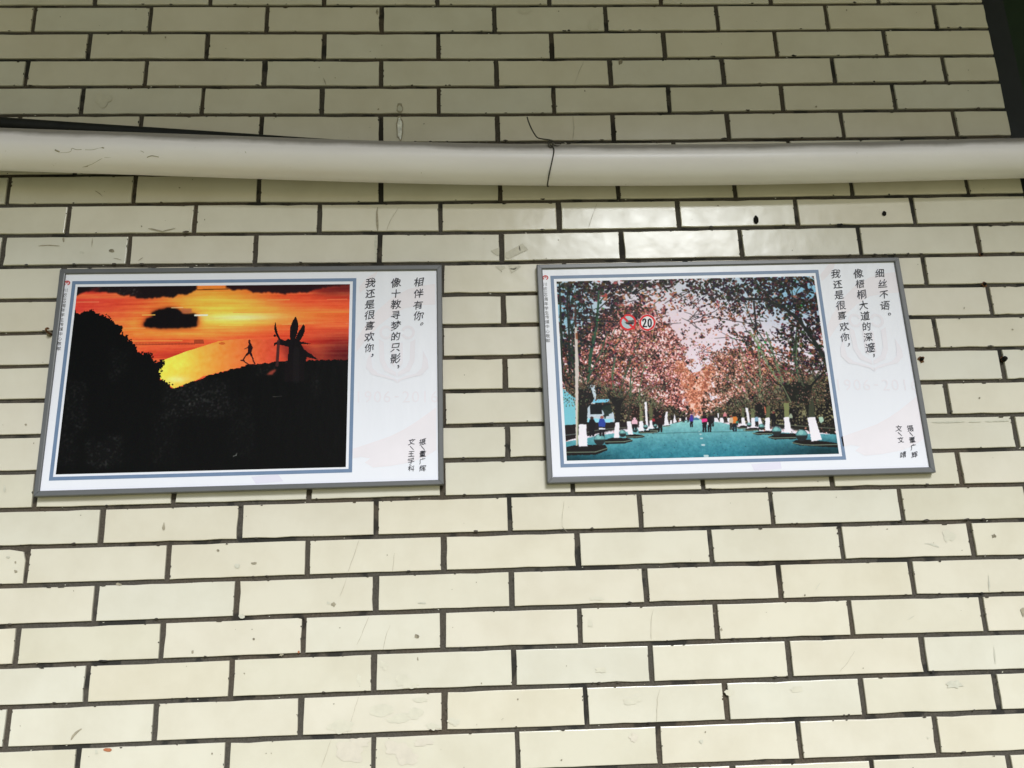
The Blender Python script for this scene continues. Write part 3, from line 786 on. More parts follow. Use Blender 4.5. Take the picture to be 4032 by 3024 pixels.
    blk = cA([(1690, 1505), (2212, 1320)])+cB([(300, 1270), (600, 1195), (900, 1160), (1080, 1150), (1500, 1130), (1930, 1125), (1930, 1700)])+[(1400, 1900), (150, 1900), (250, 1300)]
    K.fill(tree+blk[1:], (13, 13, 13), 1, 0, 1.7, 5)
    r = random.Random(2)
    for _ in range(260):                                    # leafy fringe
        a, b = r.choice(list(zip(tree[:-1], tree[1:]))); t_ = r.random()
        q = K.tx([(a[0]+(b[0]-a[0])*t_, a[1]+(b[1]-a[1])*t_)])[0]
        K.splat(q[0]+r.gauss(0, 1.6), q[1]+r.gauss(0, 1.6), r.uniform(.8, 2.2), r.uniform(.7, 1.5), r.uniform(0, 3), (13, 13, 13))
    K.fill(cB([(830, 1330), (900, 1270), (960, 1250), (960, 1270), (910, 1325)]), (170, 70, 56), .8, 1)
    # laminate reflections painted as paler patches into the black ink, with some scuffs
    fine = np.clip(K.noise(1, 9), 0, 3)*9+4; dark = (K.img.mean(2) < 40)
    for x0, y0, x1, y1, al in [(430, 1370, 470, 1500, .5), (470, 1380, 500, 1480, .5), (255, 1500, 340, 1690, .6), (340, 1730, 372, 1830, 1.0), (380, 1740, 420, 1840, 1.0), (420, 1720, 480, 1830, .9), (230, 1700, 300, 1840, .5), (640, 1500, 900, 1640, .9), (740, 1560, 790, 1600, 1.0), (1120, 1400, 1200, 1500, 1.0), (1000, 1400, 1080, 1480, .8), (600, 1620, 700, 1830, .35), (900, 1560, 1000, 1800, .3), (350, 1120, 550, 1170, 1.0), (1230, 1470, 1260, 1560, .7)]:
        m = K.mask([(x0, y0), (x1, y0), (x1, y1), (x0, y1)], 4, int(x0)); m = blur1(blur1(m, 4), 3)
        K.img += (m*fine*dark*al)[..., None]
    K.stroke([(918, 1797), (930, 1792), (932, 1785)], 2, (120, 120, 120)); K.stroke([(1075, 1562), (1110, 1560)], 1.5, (70, 70, 70))
    # walking figure
    fg = (36, 18, 22)
    K.disc(*cB([(608, 880)])[0], 4.6, fg, 1, 5.2)
    K.fill(cB([(596, 893), (622, 893), (640, 930), (648, 985), (636, 1030), (588, 1035), (592, 980), (600, 930)]), fg)
    K.stroke(cB([(610, 925), (590, 965), (548, 985)]), 4.0, fg, 1, 2.5); K.stroke(cB([(628, 925), (650, 970), (640, 1000)]), 3.6, fg)
    K.fill(cB([(588, 1030), (640, 1030), (652, 1075), (625, 1085), (612, 1052), (575, 1080), (550, 1068)]), fg)
    K.stroke(cB([(565, 1068), (540, 1110), (522, 1135)]), 5.0, fg); K.stroke(cB([(638, 1075), (655, 1110), (660, 1140), (682, 1180)]), 4.6, fg)
    K.stroke(cB([(500, 1135), (540, 1140)]), 5, fg); K.stroke(cB([(540, 1150), (600, 1190), (680, 1195)]), 4, fg)
    # flower-like sculpture
    sg = (20, 16, 18)
    K.fill(cB([(1222, 553), (1182, 612), (1152, 690), (1146, 760), (1146, 880), (1205, 890), (1240, 780), (1258, 690), (1250, 620)]), sg)
    K.fill(cB([(1322, 655), (1290, 710), (1250, 770), (1205, 880), (1270, 890), (1320, 810), (1344, 740), (1345, 690)]), sg)
    K.fill(cB([(955, 622), (938, 690), (940, 740), (960, 800), (1000, 870), (1100, 890), (1020, 850), (985, 780), (968, 710)]), sg)
    K.disc(*cB([(945, 810)])[0], 5, sg)
    K.fill(cB([(930, 905), (1000, 880), (1100, 870), (1120, 850), (1180, 860), (1270, 880), (1420, 915), (1400, 925), (1290, 920), (1330, 990), (1510, 1115), (1490, 1125), (1370, 1090), (1340, 1180), (1330, 1400), (1070, 1420), (1080, 1200), (1110, 1150), (1130, 960), (1040, 935), (960, 930), (935, 945)]), sg, 1, 0, .6, 4)
    K.stroke(cB([(995, 880), (975, 1200)]), 12, (60, 34, 36), .9)
    K.stroke(cB([(1230, 1000), (1225, 1400)]), 24, (46, 44, 44), .18)
    K.img += np.random.RandomState(1).normal(0, 2.0, K.img.shape)
    return K.img

def paint_avenue():
    K = Canvas(QRP, 640, 446); u, v = K.xx/K.W, K.yy/K.H
    def gs(cu, cv_, su, sv_): return np.exp(-((u-cu)/su)**2-((v-cv_)/sv_)**2)
    im = np.ones((K.H, K.W, 3))*np.array([226, 214, 228.])
    def g(c, m):
        nonlocal im
        m = np.clip(m, 0, 1)[..., None]; im = im*(1-m)+np.array(c, float)*m
    g((128, 186, 214), .9*gs(.03, .16, .14, .2)); g((120, 180, 216), .95*gs(.95, .08, .22, .18)); g((176, 206, 226), .6*gs(.7, .05, .3, .1))
    g((236, 214, 230), .8*gs(.5, .3, .25, .18)); g((226, 184, 190), .5*gs(.35, .35, .14, .12))
    K.img = im
    def mass(pts, pal, qs, seed, rag=1.0, bl=9, gr=1):
        m = blur1(blur1(K.mask(pts), bl), bl)
        m = np.clip((m*1.9-.95+rag*(.34*K.noise(2, seed+1)+.26*K.noise(6, seed+2)))*3+.5, 0, 1)
        n = K.noise(gr, seed); n = n+.5*K.noise(5, seed+3); n = n/n.std()
        c = np.zeros((K.H, K.W, 3)); lo_ = -9.0
        for q_, col_ in zip(list(np.quantile(n, qs))+[9.0], pal):
            sel = (n >= lo_) & (n < q_); c[sel] = col_; lo_ = q_
        c = c+np.random.RandomState(seed).normal(0, 9, (K.H, K.W, 1))
        K.img = K.img*(1-m[..., None])+c*m[..., None]
    def masses():
        mass(cP([(500, 330), (640, 300), (760, 380), (830, 480), (872, 590), (895, 720), (899, 852), (700, 845), (520, 800), (380, 750), (240, 640), (240, 500), (380, 400)]), [(56, 38, 40), (118, 68, 66), (170, 98, 92), (216, 148, 142), (244, 214, 222)], [.20, .44, .68, .86], 61, 1.3)
        mass(cP([(911, 852), (918, 740), (950, 640), (1040, 530), (1120, 500), (1250, 540), (1400, 620), (1560, 660), (1560, 780), (1300, 800), (1100, 845)]), [(52, 42, 38), (116, 80, 66), (166, 108, 92), (204, 144, 126), (238, 206, 206)], [.22, .46, .70, .90], 71, 1.2)
        mass(cP([(896, 852), (860, 740), (800, 600), (830, 560), (900, 650), (960, 590), (1010, 610), (950, 740), (914, 852)]), [(150, 86, 68), (190, 114, 90), (214, 142, 116), (236, 184, 172)], [.22, .55, .84], 81, .8, 6)
        mass(cP([(240, 800), (300, 700), (480, 690), (640, 740), (800, 800), (880, 838), (880, 862), (600, 880), (240, 880)]), [(26, 24, 24), (44, 38, 34), (84, 72, 56), (112, 112, 84)], [.45, .72, .9], 91, 1.0, 7)
        mass(cP([(930, 850), (1040, 790), (1160, 730), (1300, 690), (1560, 640), (1600, 900), (1200, 880), (940, 862)]), [(26, 24, 24), (46, 42, 36), (92, 84, 62), (124, 120, 90)], [.45, .72, .9], 95, 1.0, 7)
    # buildings behind the trees
    K.fill(cE([(120, 330), (325, 490), (330, 880), (150, 895)]), (118, 186, 204))
    for k in range(7): K.stroke(cE([(140, 480+k*55), (325, 560+k*48)]), 2, (84, 150, 170), .7)
    K.fill(cE([(505, 260), (900, 230), (1090, 640), (1095, 850), (505, 850)]), (206, 220, 236))
    K.fill(cE([(600, 505), (840, 500), (845, 545), (585, 560)]), (120, 194, 226)); K.fill(cE([(510, 640), (725, 640), (890, 800), (890, 850), (510, 850)]), (140, 204, 224))
    K.fill(cE([(545, 575), (850, 560), (850, 590), (725, 640), (725, 725), (550, 730)]), (22, 26, 30)); K.fill(cE([(640, 330), (715, 310), (712, 420), (640, 420)]), (22, 28, 34)); K.fill(cE([(788, 310), (828, 310), (828, 410), (788, 415)]), (30, 40, 44))
    K.fill(cE([(1000, 610), (1080, 680), (1080, 850), (990, 850)]), (110, 200, 214))
    K.fill(cF([(1400, 420), (1700, 420), (1985, 180), (2110, 1040), (1200, 900), (1000, 700)]), (30, 30, 28))
    for k in range(16): K.stroke(cF([(1740, 330+k*36), (2000+k*5, 290+k*42)]), 2.0, (66, 68, 58), .8)
    K.fill(cF([(1850, 430), (1905, 400), (1980, 990), (1900, 990)]), (20, 21, 20), .9)
    K.fill(cF([(1475, 685), (1620, 690), (1650, 830), (1495, 830)]), (150, 196, 206)); K.stroke(cF([(1590, 690), (1612, 830)]), 4, (40, 60, 64))
    K.fill(cF([(1525, 570), (1605, 580), (1605, 630), (1530, 625)]), (34, 36, 76)); K.stroke(cF([(1380, 625), (1530, 620)]), 3, (120, 190, 190))
    K.fill(cF([(1730, 510), (1775, 510), (1775, 590), (1740, 585)]), (50, 150, 160)); K.fill(cF([(1775, 620), (1810, 620), (1790, 770), (1760, 770)]), (34, 90, 110))
    # dim understorey along both sides
    K.fill(cP([(255, 880), (600, 830), (900, 842), (905, 870), (600, 905), (255, 950)]), (40, 34, 34), .95, 1, 1.2, 3)
    K.fill(cP([(930, 850), (1040, 815), (1250, 740), (1560, 660), (1600, 930), (1200, 890), (930, 862)]), (34, 32, 28), .9, 1, 4, 5)
    K.fill(cP([(880, 850), (760, 815), (560, 770), (420, 760), (420, 880), (880, 870)]), (40, 36, 32), .8, 1, 4, 5)
    masses()
    # limbs
    lim = (30, 34, 30); gr = (62, 92, 70); ol = (110, 124, 96)
    def limb(f, pts, w, c=lim, w2=None): K.stroke(f(pts), w, c, 1, w2)
    for pts, w, c in [([(360, 730), (300, 620), (262, 460), (248, 200)], 9, lim), ([(375, 730), (340, 560), (300, 400), (296, 196)], 9, (38, 48, 40)), ([(385, 720), (395, 560), (420, 400), (440, 300), (520, 200)], 9, (44, 74, 56)),
                      ([(395, 720), (430, 640), (500, 470), (520, 420)], 6, gr), ([(345, 740), (290, 720), (262, 660)], 12, lim), ([(420, 400), (360, 280), (330, 200)], 4, lim), ([(300, 420), (360, 330), (420, 250)], 3, lim),
                      ([(520, 770), (505, 640), (515, 520), (560, 420)], 7, gr), ([(525, 770), (560, 660), (620, 500), (690, 420)], 6, (58, 70, 52)), ([(590, 790), (600, 690), (640, 600), (660, 520)], 5, ol), ([(620, 800), (640, 740), (700, 690)], 4, ol), ([(590, 790), (570, 690), (560, 600)], 4, gr),
                      ([(1440, 740), (1400, 690), (1310, 600), (1215, 480), (1170, 400)], 9, ol), ([(1450, 730), (1380, 640), (1290, 560), (1180, 390), (1130, 250)], 7, (44, 60, 46)), ([(1440, 720), (1420, 640), (1390, 560), (1400, 380), (1370, 220)], 8, (34, 44, 34)),
                      ([(1455, 720), (1500, 640), (1535, 600), (1550, 560)], 8, lim), ([(1540, 580), (1450, 430), (1350, 330), (1230, 240)], 14, (28, 32, 30)), ([(1340, 790), (1280, 700), (1200, 640), (1150, 560), (1120, 500)], 6, ol), ([(1250, 800), (1220, 640), (1215, 540), (1205, 470)], 6, (120, 130, 100)),
                      ([(1240, 790), (1190, 720), (1130, 640), (1050, 560)], 4, ol), ([(1400, 700), (1300, 680), (1250, 660)], 9, lim), ([(1180, 800), (1150, 740), (1100, 690), (1050, 670)], 4, ol), ([(1130, 810), (1090, 740), (1040, 700)], 3, ol), ([(1540, 620), (1460, 620), (1410, 700)], 9, lim), ([(700, 820), (720, 760), (760, 700)], 3, ol), ([(1020, 830), (1000, 790), (960, 760)], 2.5, ol)]:
        limb(cP, pts, w, c, w*.45)
    rb = random.Random(17)
    for _ in range(150):                                    # twigs
        x, y = rb.uniform(240, 1540), rb.uniform(180, 640)
        if 700 < x < 1000 and y > 430: continue
        a = rb.uniform(-1.2, 1.2)+(math.pi if x > 905 else 0); L = rb.uniform(40, 130); b = a+rb.uniform(-.5, .5)
        K.stroke(cP([(x, y), (x+L*.5*math.cos(a), y-abs(L*.5*math.sin(a))), (x+L*.5*(math.cos(a)+math.cos(b)), y-abs(L*.5*math.sin(a))-L*.4*abs(math.sin(b)))]), 3.0, (32, 28, 30), 1, 1.2)
    # leaves
    clump = K.noise(8, 31); fine = K.noise(3, 33)
    gap = 0.95*gs(.53, .27, .12, .10)+.55*gs(.42, .36, .07, .06)+.55*gs(.03, .2, .05, .12)+.6*gs(.78, .33, .06, .06)+.45*gs(.15, .12, .05, .06)+.5*gs(.82, .26, .04, .05)+.4*gs(.60, .40, .05, .05)
    k_ = K.scale(2700, 1400)*1800/2212
    def leaves(n, seed, big=1.0):
        rl = random.Random(seed); rnd = rl.random
        for _ in range(n):
            x, y = 225+1375*rnd(), 160+690*rnd()
            dx, dy = (x-905)/650, (y-830)/640
            rr = math.hypot(dx, dy)
            lim_y = 838-(abs(x-905)*(.20 if x < 905 else .26))
            if y > lim_y+rl.gauss(0, 16): continue
            q = K.tx(cP([(x, y)]))[0]; ix, iy = int(q[0]), int(q[1])
            if not (0 <= ix < K.W and 0 <= iy < K.H): continue
            den = clump[iy, ix]*.65+fine[iy, ix]*.55-2.4*gap[iy, ix]+(.05 if rr > .6 else .0)
            if rnd() > 1/(1+math.exp(-3.0*den-1.0))*(.72 if rr > .7 else 1): continue
            edge = min(1, max(0, (rr-.45)/.5))+(.30 if y < 250 else 0)+(.22 if x > 1150 and y < 500 else 0)+(.20 if x < 400 else 0)-(.35 if 520 < x < 830 and 240 < y < 560 else 0)+.25*clump[iy, ix]*(rr > .5)
            low = max(0, min(1, (y-560)/200))*(1 if abs(x-905) > 150 else 0)
            t = rnd(); cone = abs(x-(905-.06*(830-y))) < 14+.10*max(0, 760-y) and y < 760
            if cone and rnd() < .55: continue
            if rr < .24:
                c = (206, 126, 100) if t < .40 else ((172, 98, 78) if t < .72 else ((232, 176, 162) if t < .88 else (122, 70, 56)))
            elif t < edge*.74: c = (30, 26, 28) if rnd() < .72 else (70, 50, 44)
            elif t < edge*.74+.20+.40*low: c = (106, 62, 56)
            elif t < edge*.74+.48+.30*low: c = (160, 94, 80)
            elif t < edge*.74+.76: c = (206, 138, 122)
            elif t < edge*.74+.94: c = (236, 192, 194)
            else: c = (60, 42, 40)
            c = [min(255, max(0, q_+rl.gauss(0, 12))) for q_ in c]
            sz = (.85+2.9*max(0, rr-.15))*(.55+.7*rnd())*big
            K.splat(q[0], q[1], sz*1.15, sz*(.5+.4*rnd()), 3.14*rnd(), c)
    leaves(26000, 5)
    dg = (36, 50, 42); gg = (58, 88, 66); po = (124, 136, 104)
    for pts, w, c in [([(262, 640), (256, 420), (250, 200)], 8, dg), ([(300, 680), (296, 450), (286, 300), (292, 200)], 9, (30, 38, 34)), ([(330, 700), (310, 560), (312, 420), (350, 300)], 8, dg), ([(385, 720), (400, 560), (428, 420), (436, 320), (440, 240)], 10, (44, 80, 60)), ([(430, 420), (400, 300), (360, 230)], 4, (34, 36, 36)), ([(436, 330), (500, 270), (540, 220)], 4, (34, 36, 36)), ([(400, 640), (450, 540), (480, 440)], 5, gg), ([(312, 420), (270, 330)], 4, dg), ([(250, 420), (300, 320), (330, 220)], 3, dg),
                      ([(515, 770), (505, 650), (520, 560)], 8, (84, 108, 82)), ([(530, 770), (560, 680), (600, 560), (640, 470)], 5, (66, 76, 58)), ([(590, 780), (592, 690), (600, 600)], 6, gg), ([(630, 800), (640, 700), (660, 600)], 5, (90, 104, 76)), ([(600, 790), (660, 740), (720, 700)], 4, (120, 124, 96)), ([(690, 820), (700, 760), (740, 700)], 3, (110, 104, 80)), ([(560, 560), (640, 545), (720, 555)], 2.2, (54, 44, 42)),
                      ([(1320, 690), (1260, 600), (1210, 500), (1172, 440)], 10, po), ([(1330, 680), (1300, 600), (1270, 500), (1250, 440)], 7, (96, 116, 88)), ([(1440, 720), (1400, 640), (1380, 540), (1400, 420)], 8, (50, 70, 54)), ([(1410, 690), (1395, 560), (1400, 480)], 5, (84, 112, 82)), ([(1215, 800), (1222, 680), (1216, 560), (1210, 520)], 8, (118, 128, 96)), ([(1250, 790), (1200, 700), (1140, 610), (1120, 540)], 5, (110, 120, 92)), ([(1180, 800), (1130, 720), (1060, 660)], 4, (126, 124, 96)), ([(1140, 810), (1160, 740), (1150, 680)], 3.5, (120, 124, 96)), ([(1110, 820), (1080, 760), (1030, 720)], 3, (128, 122, 94)),
                      ([(1545, 580), (1480, 480), (1400, 370), (1330, 320), (1240, 280), (1120, 280)], 14, (28, 32, 30)), ([(1540, 600), (1500, 520), (1450, 470)], 10, (34, 40, 34)), ([(1560, 560), (1540, 470), (1530, 420)], 8, (30, 32, 30)), ([(1130, 480), (1240, 530), (1350, 560), (1440, 590)], 4, (32, 34, 30)), ([(1130, 480), (1060, 465), (1000, 470)], 2.6, (44, 40, 38)), ([(1180, 400), (1060, 380), (920, 350)], 3, (36, 32, 34)), ([(1190, 300), (1200, 400), (1190, 440)], 7, (34, 36, 34)), ([(1370, 330), (1400, 240), (1440, 190)], 4, (30, 34, 32)), ([(900, 380), (1000, 340), (1100, 260)], 2.4, (40, 34, 36)), ([(760, 300), (840, 250), (930, 230)], 2.4, (44, 36, 36)), ([(470, 620), (560, 560), (660, 560)], 2.2, (50, 44, 42))]:
        limb(cP, pts, w*1.1, c, w*.7)
    leaves(3600, 6)
    for _ in range(420):                                    # pollarded branch tangle low down on both sides
        sd = rb.choice((-1, 1)); d_ = rb.random()**.8
        x = 905+sd*(40+560*d_); yb = 842-d_*(95 if sd < 0 else 120)+rb.gauss(0, 12); L = (18+95*d_)*rb.uniform(.5, 1.2); a = rb.gauss(0, .5)
        c = rb.choice([(100, 112, 82), (128, 132, 100), (62, 78, 58), (40, 40, 34), (84, 60, 50), (150, 142, 116)])
        K.stroke(cP([(x, yb), (x+L*.5*math.sin(a), yb-L*.5), (x+L*math.sin(a+rb.gauss(0, .4)), yb-L)]), .9+2.2*d_, c, .85, .6)
    for _ in range(5200):
        sd = rb.choice((-1, 1)); d_ = rb.random()**.75; x = 905+sd*(25+600*d_); yb = 850-d_*(60+130*rb.random())
        q = K.tx(cP([(x, yb)]))[0]; c = rb.choice([(30, 28, 26), (24, 22, 22), (70, 62, 48), (104, 70, 58), (46, 56, 42), (120, 108, 80)])
        sz = .7+1.1*d_; K.splat(q[0], q[1], sz*1.2, sz*.8, 3*rb.random(), c, .9)
    for x, y, r_ in [(435, 385, 7), (462, 325, 6), (1215, 515, 9), (1245, 490, 8), (1465, 545, 5), (1095, 470, 5), (1420, 310, 6), (670, 610, 6)]:
        q = K.tx(cP([(x, y)]))[0]; K.splat(q[0], q[1], r_*k_*.8, r_*k_*.6, .5, (48, 158, 88))
    # road
    road = cP([(885, 862), (965, 860), (1180, 915), (1400, 930), (1620, 935), (1620, 1050), (260, 1080), (255, 975), (470, 935), (700, 905)])
    m = K.mask(road); rv = np.clip((v-.80)/.2, 0, 1)
    rc = np.array([136, 188, 190.])*(1-rv[..., None])**1.3+np.array([44, 116, 136.])*(1-(1-rv[..., None])**1.3)
    rc = rc+(K.noise(3, 41)*4+K.noise(1, 42)*4)[..., None]*np.array([.8, 1, 1])
    dk = np.clip((u-.62)/.3, 0, 1)*np.clip((v-.9)/.08, 0, 1)+np.clip((.30-u)/.3, 0, 1)*np.clip((v-.93)/.06, 0, 1)
    rc = rc*(1-.55*np.clip(dk, 0, 1)[..., None])
    K.img = K.img*(1-m[..., None])+rc*m[..., None]
    for x, y, w in [(52, 988, 5), (70, 1028, 7), (85, 1090, 9), (110, 1190, 12), (155, 1355, 16)]:
        K.stroke(cF([(x-w*1.4, y), (x+w*1.4, y)]), w*.55, (196, 208, 214), .9)
    K.stroke(cE([(1480, 1020), (2212, 995)])+cF([(230, 995), (760, 985)]), 2.2, (40, 70, 70), .6)
    for _ in range(70): 
        x, y = rb.uniform(300, 1590), rb.uniform(935, 1050); q = K.tx(cP([(x, y)]))[0]; K.splat(q[0], q[1], rb.uniform(.6, 1.8), .7, 0, (26, 50, 58), .8)
    # planting islands with pale kerbs
    isl = (28, 24, 24); kb = (150, 172, 150)
    for f, pts, top in [(cE, [(150, 1230), (330, 1190), (780, 1190), (808, 1250), (800, 1275), (640, 1335), (150, 1350)], [(150, 1302), (630, 1295), (805, 1240)]),
                        (cE, [(770, 1110), (900, 1075), (1120, 1090), (1185, 1115), (1185, 1135), (1060, 1170), (770, 1180)], [(775, 1145), (1060, 1140), (1180, 1112)]),
                        (cE, [(1080, 1045), (1200, 1025), (1330, 1040), (1365, 1055), (1365, 1070), (1250, 1090), (1090, 1085)], [(1090, 1070), (1250, 1070), (1360, 1050)]),
                        (cE, [(1270, 990), (1400, 965), (1580, 985), (1580, 1000), (1480, 1015), (1280, 1015)], [(1290, 1008), (1470, 1006), (1560, 990)]),
                        (cE, [(1430, 955), (1560, 935), (1600, 960), (1590, 980), (1440, 985)], [(1450, 978), (1590, 972)]), (cE, [(1640, 905), (1740, 890), (1760, 905), (1650, 920)], [(1650, 915), (1750, 905)]),
                        (cF, [(1450, 1150), (1500, 1115), (1700, 1110), (2050, 1150), (2160, 1175), (2160, 1230), (1720, 1205), (1560, 1195), (1450, 1165)], [(1450, 1155), (1600, 1185), (1760, 1192), (2150, 1182)]),
                        (cF, [(1085, 1068), (1150, 1045), (1290, 1015), (1500, 1015), (1510, 1100), (1180, 1108), (1085, 1080)], [(1085, 1068), (1170, 1085), (1500, 1078)]),
                        (cF, [(850, 1012), (960, 985), (1150, 975), (1150, 1035), (930, 1040), (850, 1020)], [(850, 1010), (930, 1022), (1150, 1018)]),
                        (cF, [(700, 965), (830, 930), (950, 935), (950, 975), (760, 985)], [(720, 970), (940, 968)]), (cF, [(610, 930), (690, 900), (770, 905), (770, 945), (640, 950)], [(620, 938), (770, 940)])]:
        K.fill(f(pts), isl, 1, 0, .5, 3); K.stroke(f(top), 2.6, kb, .85)
    K.fill(cE([(165, 890), (330, 880), (330, 1090), (175, 1130)]), (34, 28, 30)); K.stroke(cE([(170, 1045), (330, 1025), (600, 985)]), 2, (150, 170, 165), .8)
    K.fill(cE([(500, 860), (920, 855), (1100, 850), (1100, 940), (900, 950), (760, 990), (500, 1060)]), (34, 28, 30), .95)
    K.stroke(cE([(500, 1000), (700, 960), (1090, 925)]), 2, (150, 170, 150), .7)
    K.fill(cF([(1160, 870), (1330, 880), (1340, 950), (1180, 900)]), (30, 30, 30), .8); K.stroke(cF([(1230, 878), (1700, 915), (2100, 945)]), 2.2, (140, 150, 130), .8)
    K.fill(cE([(505, 300), (620, 290), (640, 500), (600, 640), (720, 640), (900, 700), (920, 850), (505, 850)]), (200, 214, 230), .9, 0, 1.0, 4); K.fill(cE([(600, 505), (840, 500), (845, 545), (585, 560)]), (120, 194, 226)); K.fill(cE([(545, 575), (850, 560), (850, 590), (725, 640), (725, 725), (550, 730)]), (22, 26, 30)); K.fill(cE([(725, 610), (850, 590), (890, 700), (760, 790)]), (28, 40, 36), .95, 0, 2, 5); K.fill(cE([(640, 330), (715, 310), (712, 420), (640, 420)]), (22, 28, 34)); K.fill(cE([(510, 790), (890, 800), (890, 850), (510, 850)]), (140, 204, 224))
    K.fill(cE([(120, 330), (325, 490), (330, 880), (150, 895)]), (118, 186, 204))
    for _ in range(160):
        q = K.tx(cE([(rb.uniform(500, 920), 260+330*rb.random()**2)]))[0]; K.splat(q[0], q[1], rb.uniform(.9, 2.2), rb.uniform(.7, 1.4), 3*rb.random(), rb.choice([(34, 30, 28), (84, 60, 52), (150, 96, 84)]), .95)
    # trunks
    tk = (30, 28, 28)
    for f, pts, c in [(cE, [(380, 360), (560, 330), (610, 500), (510, 640), (495, 885), (375, 885), (370, 600)], tk), (cE, [(890, 470), (1070, 490), (1010, 590), (1000, 860), (930, 860), (930, 640), (815, 470), (825, 430), (870, 490)], tk),
                      (cE, [(1095, 580), (1270, 590), (1290, 780), (1160, 845), (1100, 845), (1110, 690), (1005, 600), (1030, 570)], (50, 46, 40)), (cE, [(1285, 560), (1330, 570), (1340, 840), (1290, 840)], (112, 116, 84)), (cE, [(1430, 610), (1480, 610), (1485, 830), (1440, 830)], (92, 92, 66)), (cE, [(1150, 600), (1290, 610), (1290, 830), (1190, 840)], (38, 26, 24)),
                      (cE, [(1500, 640), (1660, 660), (1660, 880), (1500, 880)], (34, 24, 26)),
                      (cF, [(1480, 230), (1760, 300), (1700, 430), (1800, 775), (1680, 785), (1640, 560), (1400, 520), (1290, 330)], (30, 30, 26)), (cF, [(1700, 500), (1760, 500), (1790, 770), (1690, 780)], (58, 62, 48)), (cF, [(1320, 560), (1400, 560), (1400, 775), (1330, 775)], (120, 124, 84)), (cF, [(1050, 620), (1120, 600), (1110, 785), (1050, 785)], (84, 88, 62)), (cF, [(820, 650), (880, 640), (880, 785), (830, 785)], (104, 108, 78)), (cF, [(920, 650), (960, 650), (970, 785), (930, 785)], (74, 80, 60)), (cF, [(690, 640), (730, 650), (725, 785), (690, 785)], (86, 92, 66)), (cF, [(890, 560), (1060, 560), (1050, 790), (960, 790), (890, 700)], (26, 24, 24))]:
        K.fill(f(pts), c, 1, 0, .8, 6)
    for (x0, x1, y0, y1, n) in ((1200, 1560, 560, 790, 900), (270, 400, 600, 800, 330), (560, 760, 700, 860, 460), (1000, 1250, 650, 840, 520)):
        for _ in range(n):
            q = K.tx(cP([(rb.uniform(x0, x1), y0+(y1-y0)*rb.random()**1.3)]))[0]
            c = rb.choice([(34, 30, 28), (26, 24, 24), (84, 60, 52), (120, 78, 68), (60, 72, 54), (96, 104, 78), (170, 128, 118)]); K.splat(q[0], q[1], rb.uniform(.9, 2.4), rb.uniform(.7, 1.4), 3*rb.random(), c, .9)
    for pts, w, c in [([(1440, 720), (1300, 690), (1260, 640)], 8, (26, 26, 24)), ([(1440, 730), (1520, 640), (1560, 620)], 9, (26, 26, 24)), ([(1430, 700), (1400, 640), (1320, 620)], 6, (70, 74, 60)), ([(1370, 780), (1330, 700), (1290, 660)], 5, (104, 110, 84)), ([(360, 730), (300, 700), (262, 640)], 9, (26, 24, 24)), ([(380, 720), (420, 660), (450, 640)], 6, (40, 44, 38)), ([(520, 770), (490, 740), (482, 720)], 6, (28, 26, 26)), ([(525, 770), (570, 750), (600, 700)], 5, (44, 44, 38))]:
        K.stroke(cP(pts), w, c, 1, w*.4)
    # whitewashed trunk bases, lamp poles
    wh = (228, 222, 236)
    for f, pts in [(cE, [(375, 880), (490, 880), (508, 1210), (375, 1214)]), (cE, [(925, 853), (986, 853), (990, 1080), (903, 1085)]), (cE, [(1100, 836), (1160, 836), (1195, 1030), (1115, 1032)]), (cE, [(1285, 832), (1340, 832), (1362, 985), (1280, 975)]), (cE, [(1362, 545), (1397, 542), (1424, 970), (1390, 972)]), (cE, [(1440, 822), (1486, 822), (1492, 948), (1445, 945)]), (cE, [(1662, 800), (1688, 690), (1712, 690), (1712, 800), (1738, 890), (1664, 900)]), (cE, [(1745, 815), (1775, 815), (1780, 870), (1750, 880)]), (cE, [(1800, 795), (1815, 720), (1830, 795), (1858, 850), (1795, 858)]), (cE, [(1885, 790), (1910, 790), (1915, 830), (1890, 835)]), (cE, [(1980, 780), (1998, 760), (2000, 815), (1984, 815)]),
                   (cF, [(1675, 780), (1790, 768), (1892, 1112), (1735, 1136)]), (cF, [(1320, 772), (1405, 770), (1436, 1005), (1340, 1010)]), (cF, [(1042, 780), (1112, 782), (1110, 970), (1038, 976)]), (cF, [(828, 783), (888, 783), (906, 925), (834, 932)]), (cF, [(932, 780), (970, 780), (1002, 880), (945, 892)]), (cF, [(683, 778), (730, 782), (748, 895), (694, 897)]), (cF, [(742, 625), (782, 640), (828, 915), (792, 932)]), (cF, [(362, 782), (410, 784), (422, 858), (365, 850)]), (cF, [(272, 783), (322, 786), (352, 850), (285, 842)]), (cF, [(470, 780), (520, 785), (500, 850), (472, 830)]), (cF, [(325, 710), (345, 710), (345, 785), (328, 785)])]:
        K.fill(f(pts), wh, 1, 0, .5, 8)
    K.fill(cC([(392, 850), (425, 850), (458, 1602), (400, 1602)]), (206, 194, 190)); K.stroke(cC([(400, 600), (408, 860)]), 8, (96, 62, 54)); K.stroke(cC([(418, 970), (424, 1040)]), 8, (150, 92, 66))
    K.fill(cE([(320, 0), (372, 0), (366, 1195), (335, 1200)]), (204, 192, 188)); K.stroke(cE([(370, 560), (355, 1195)]), 4, (130, 140, 100), .7)
    K.fill(cF([(1845, 770), (1910, 770), (1920, 830), (1880, 865), (1850, 830)]), (176, 206, 186), .9)
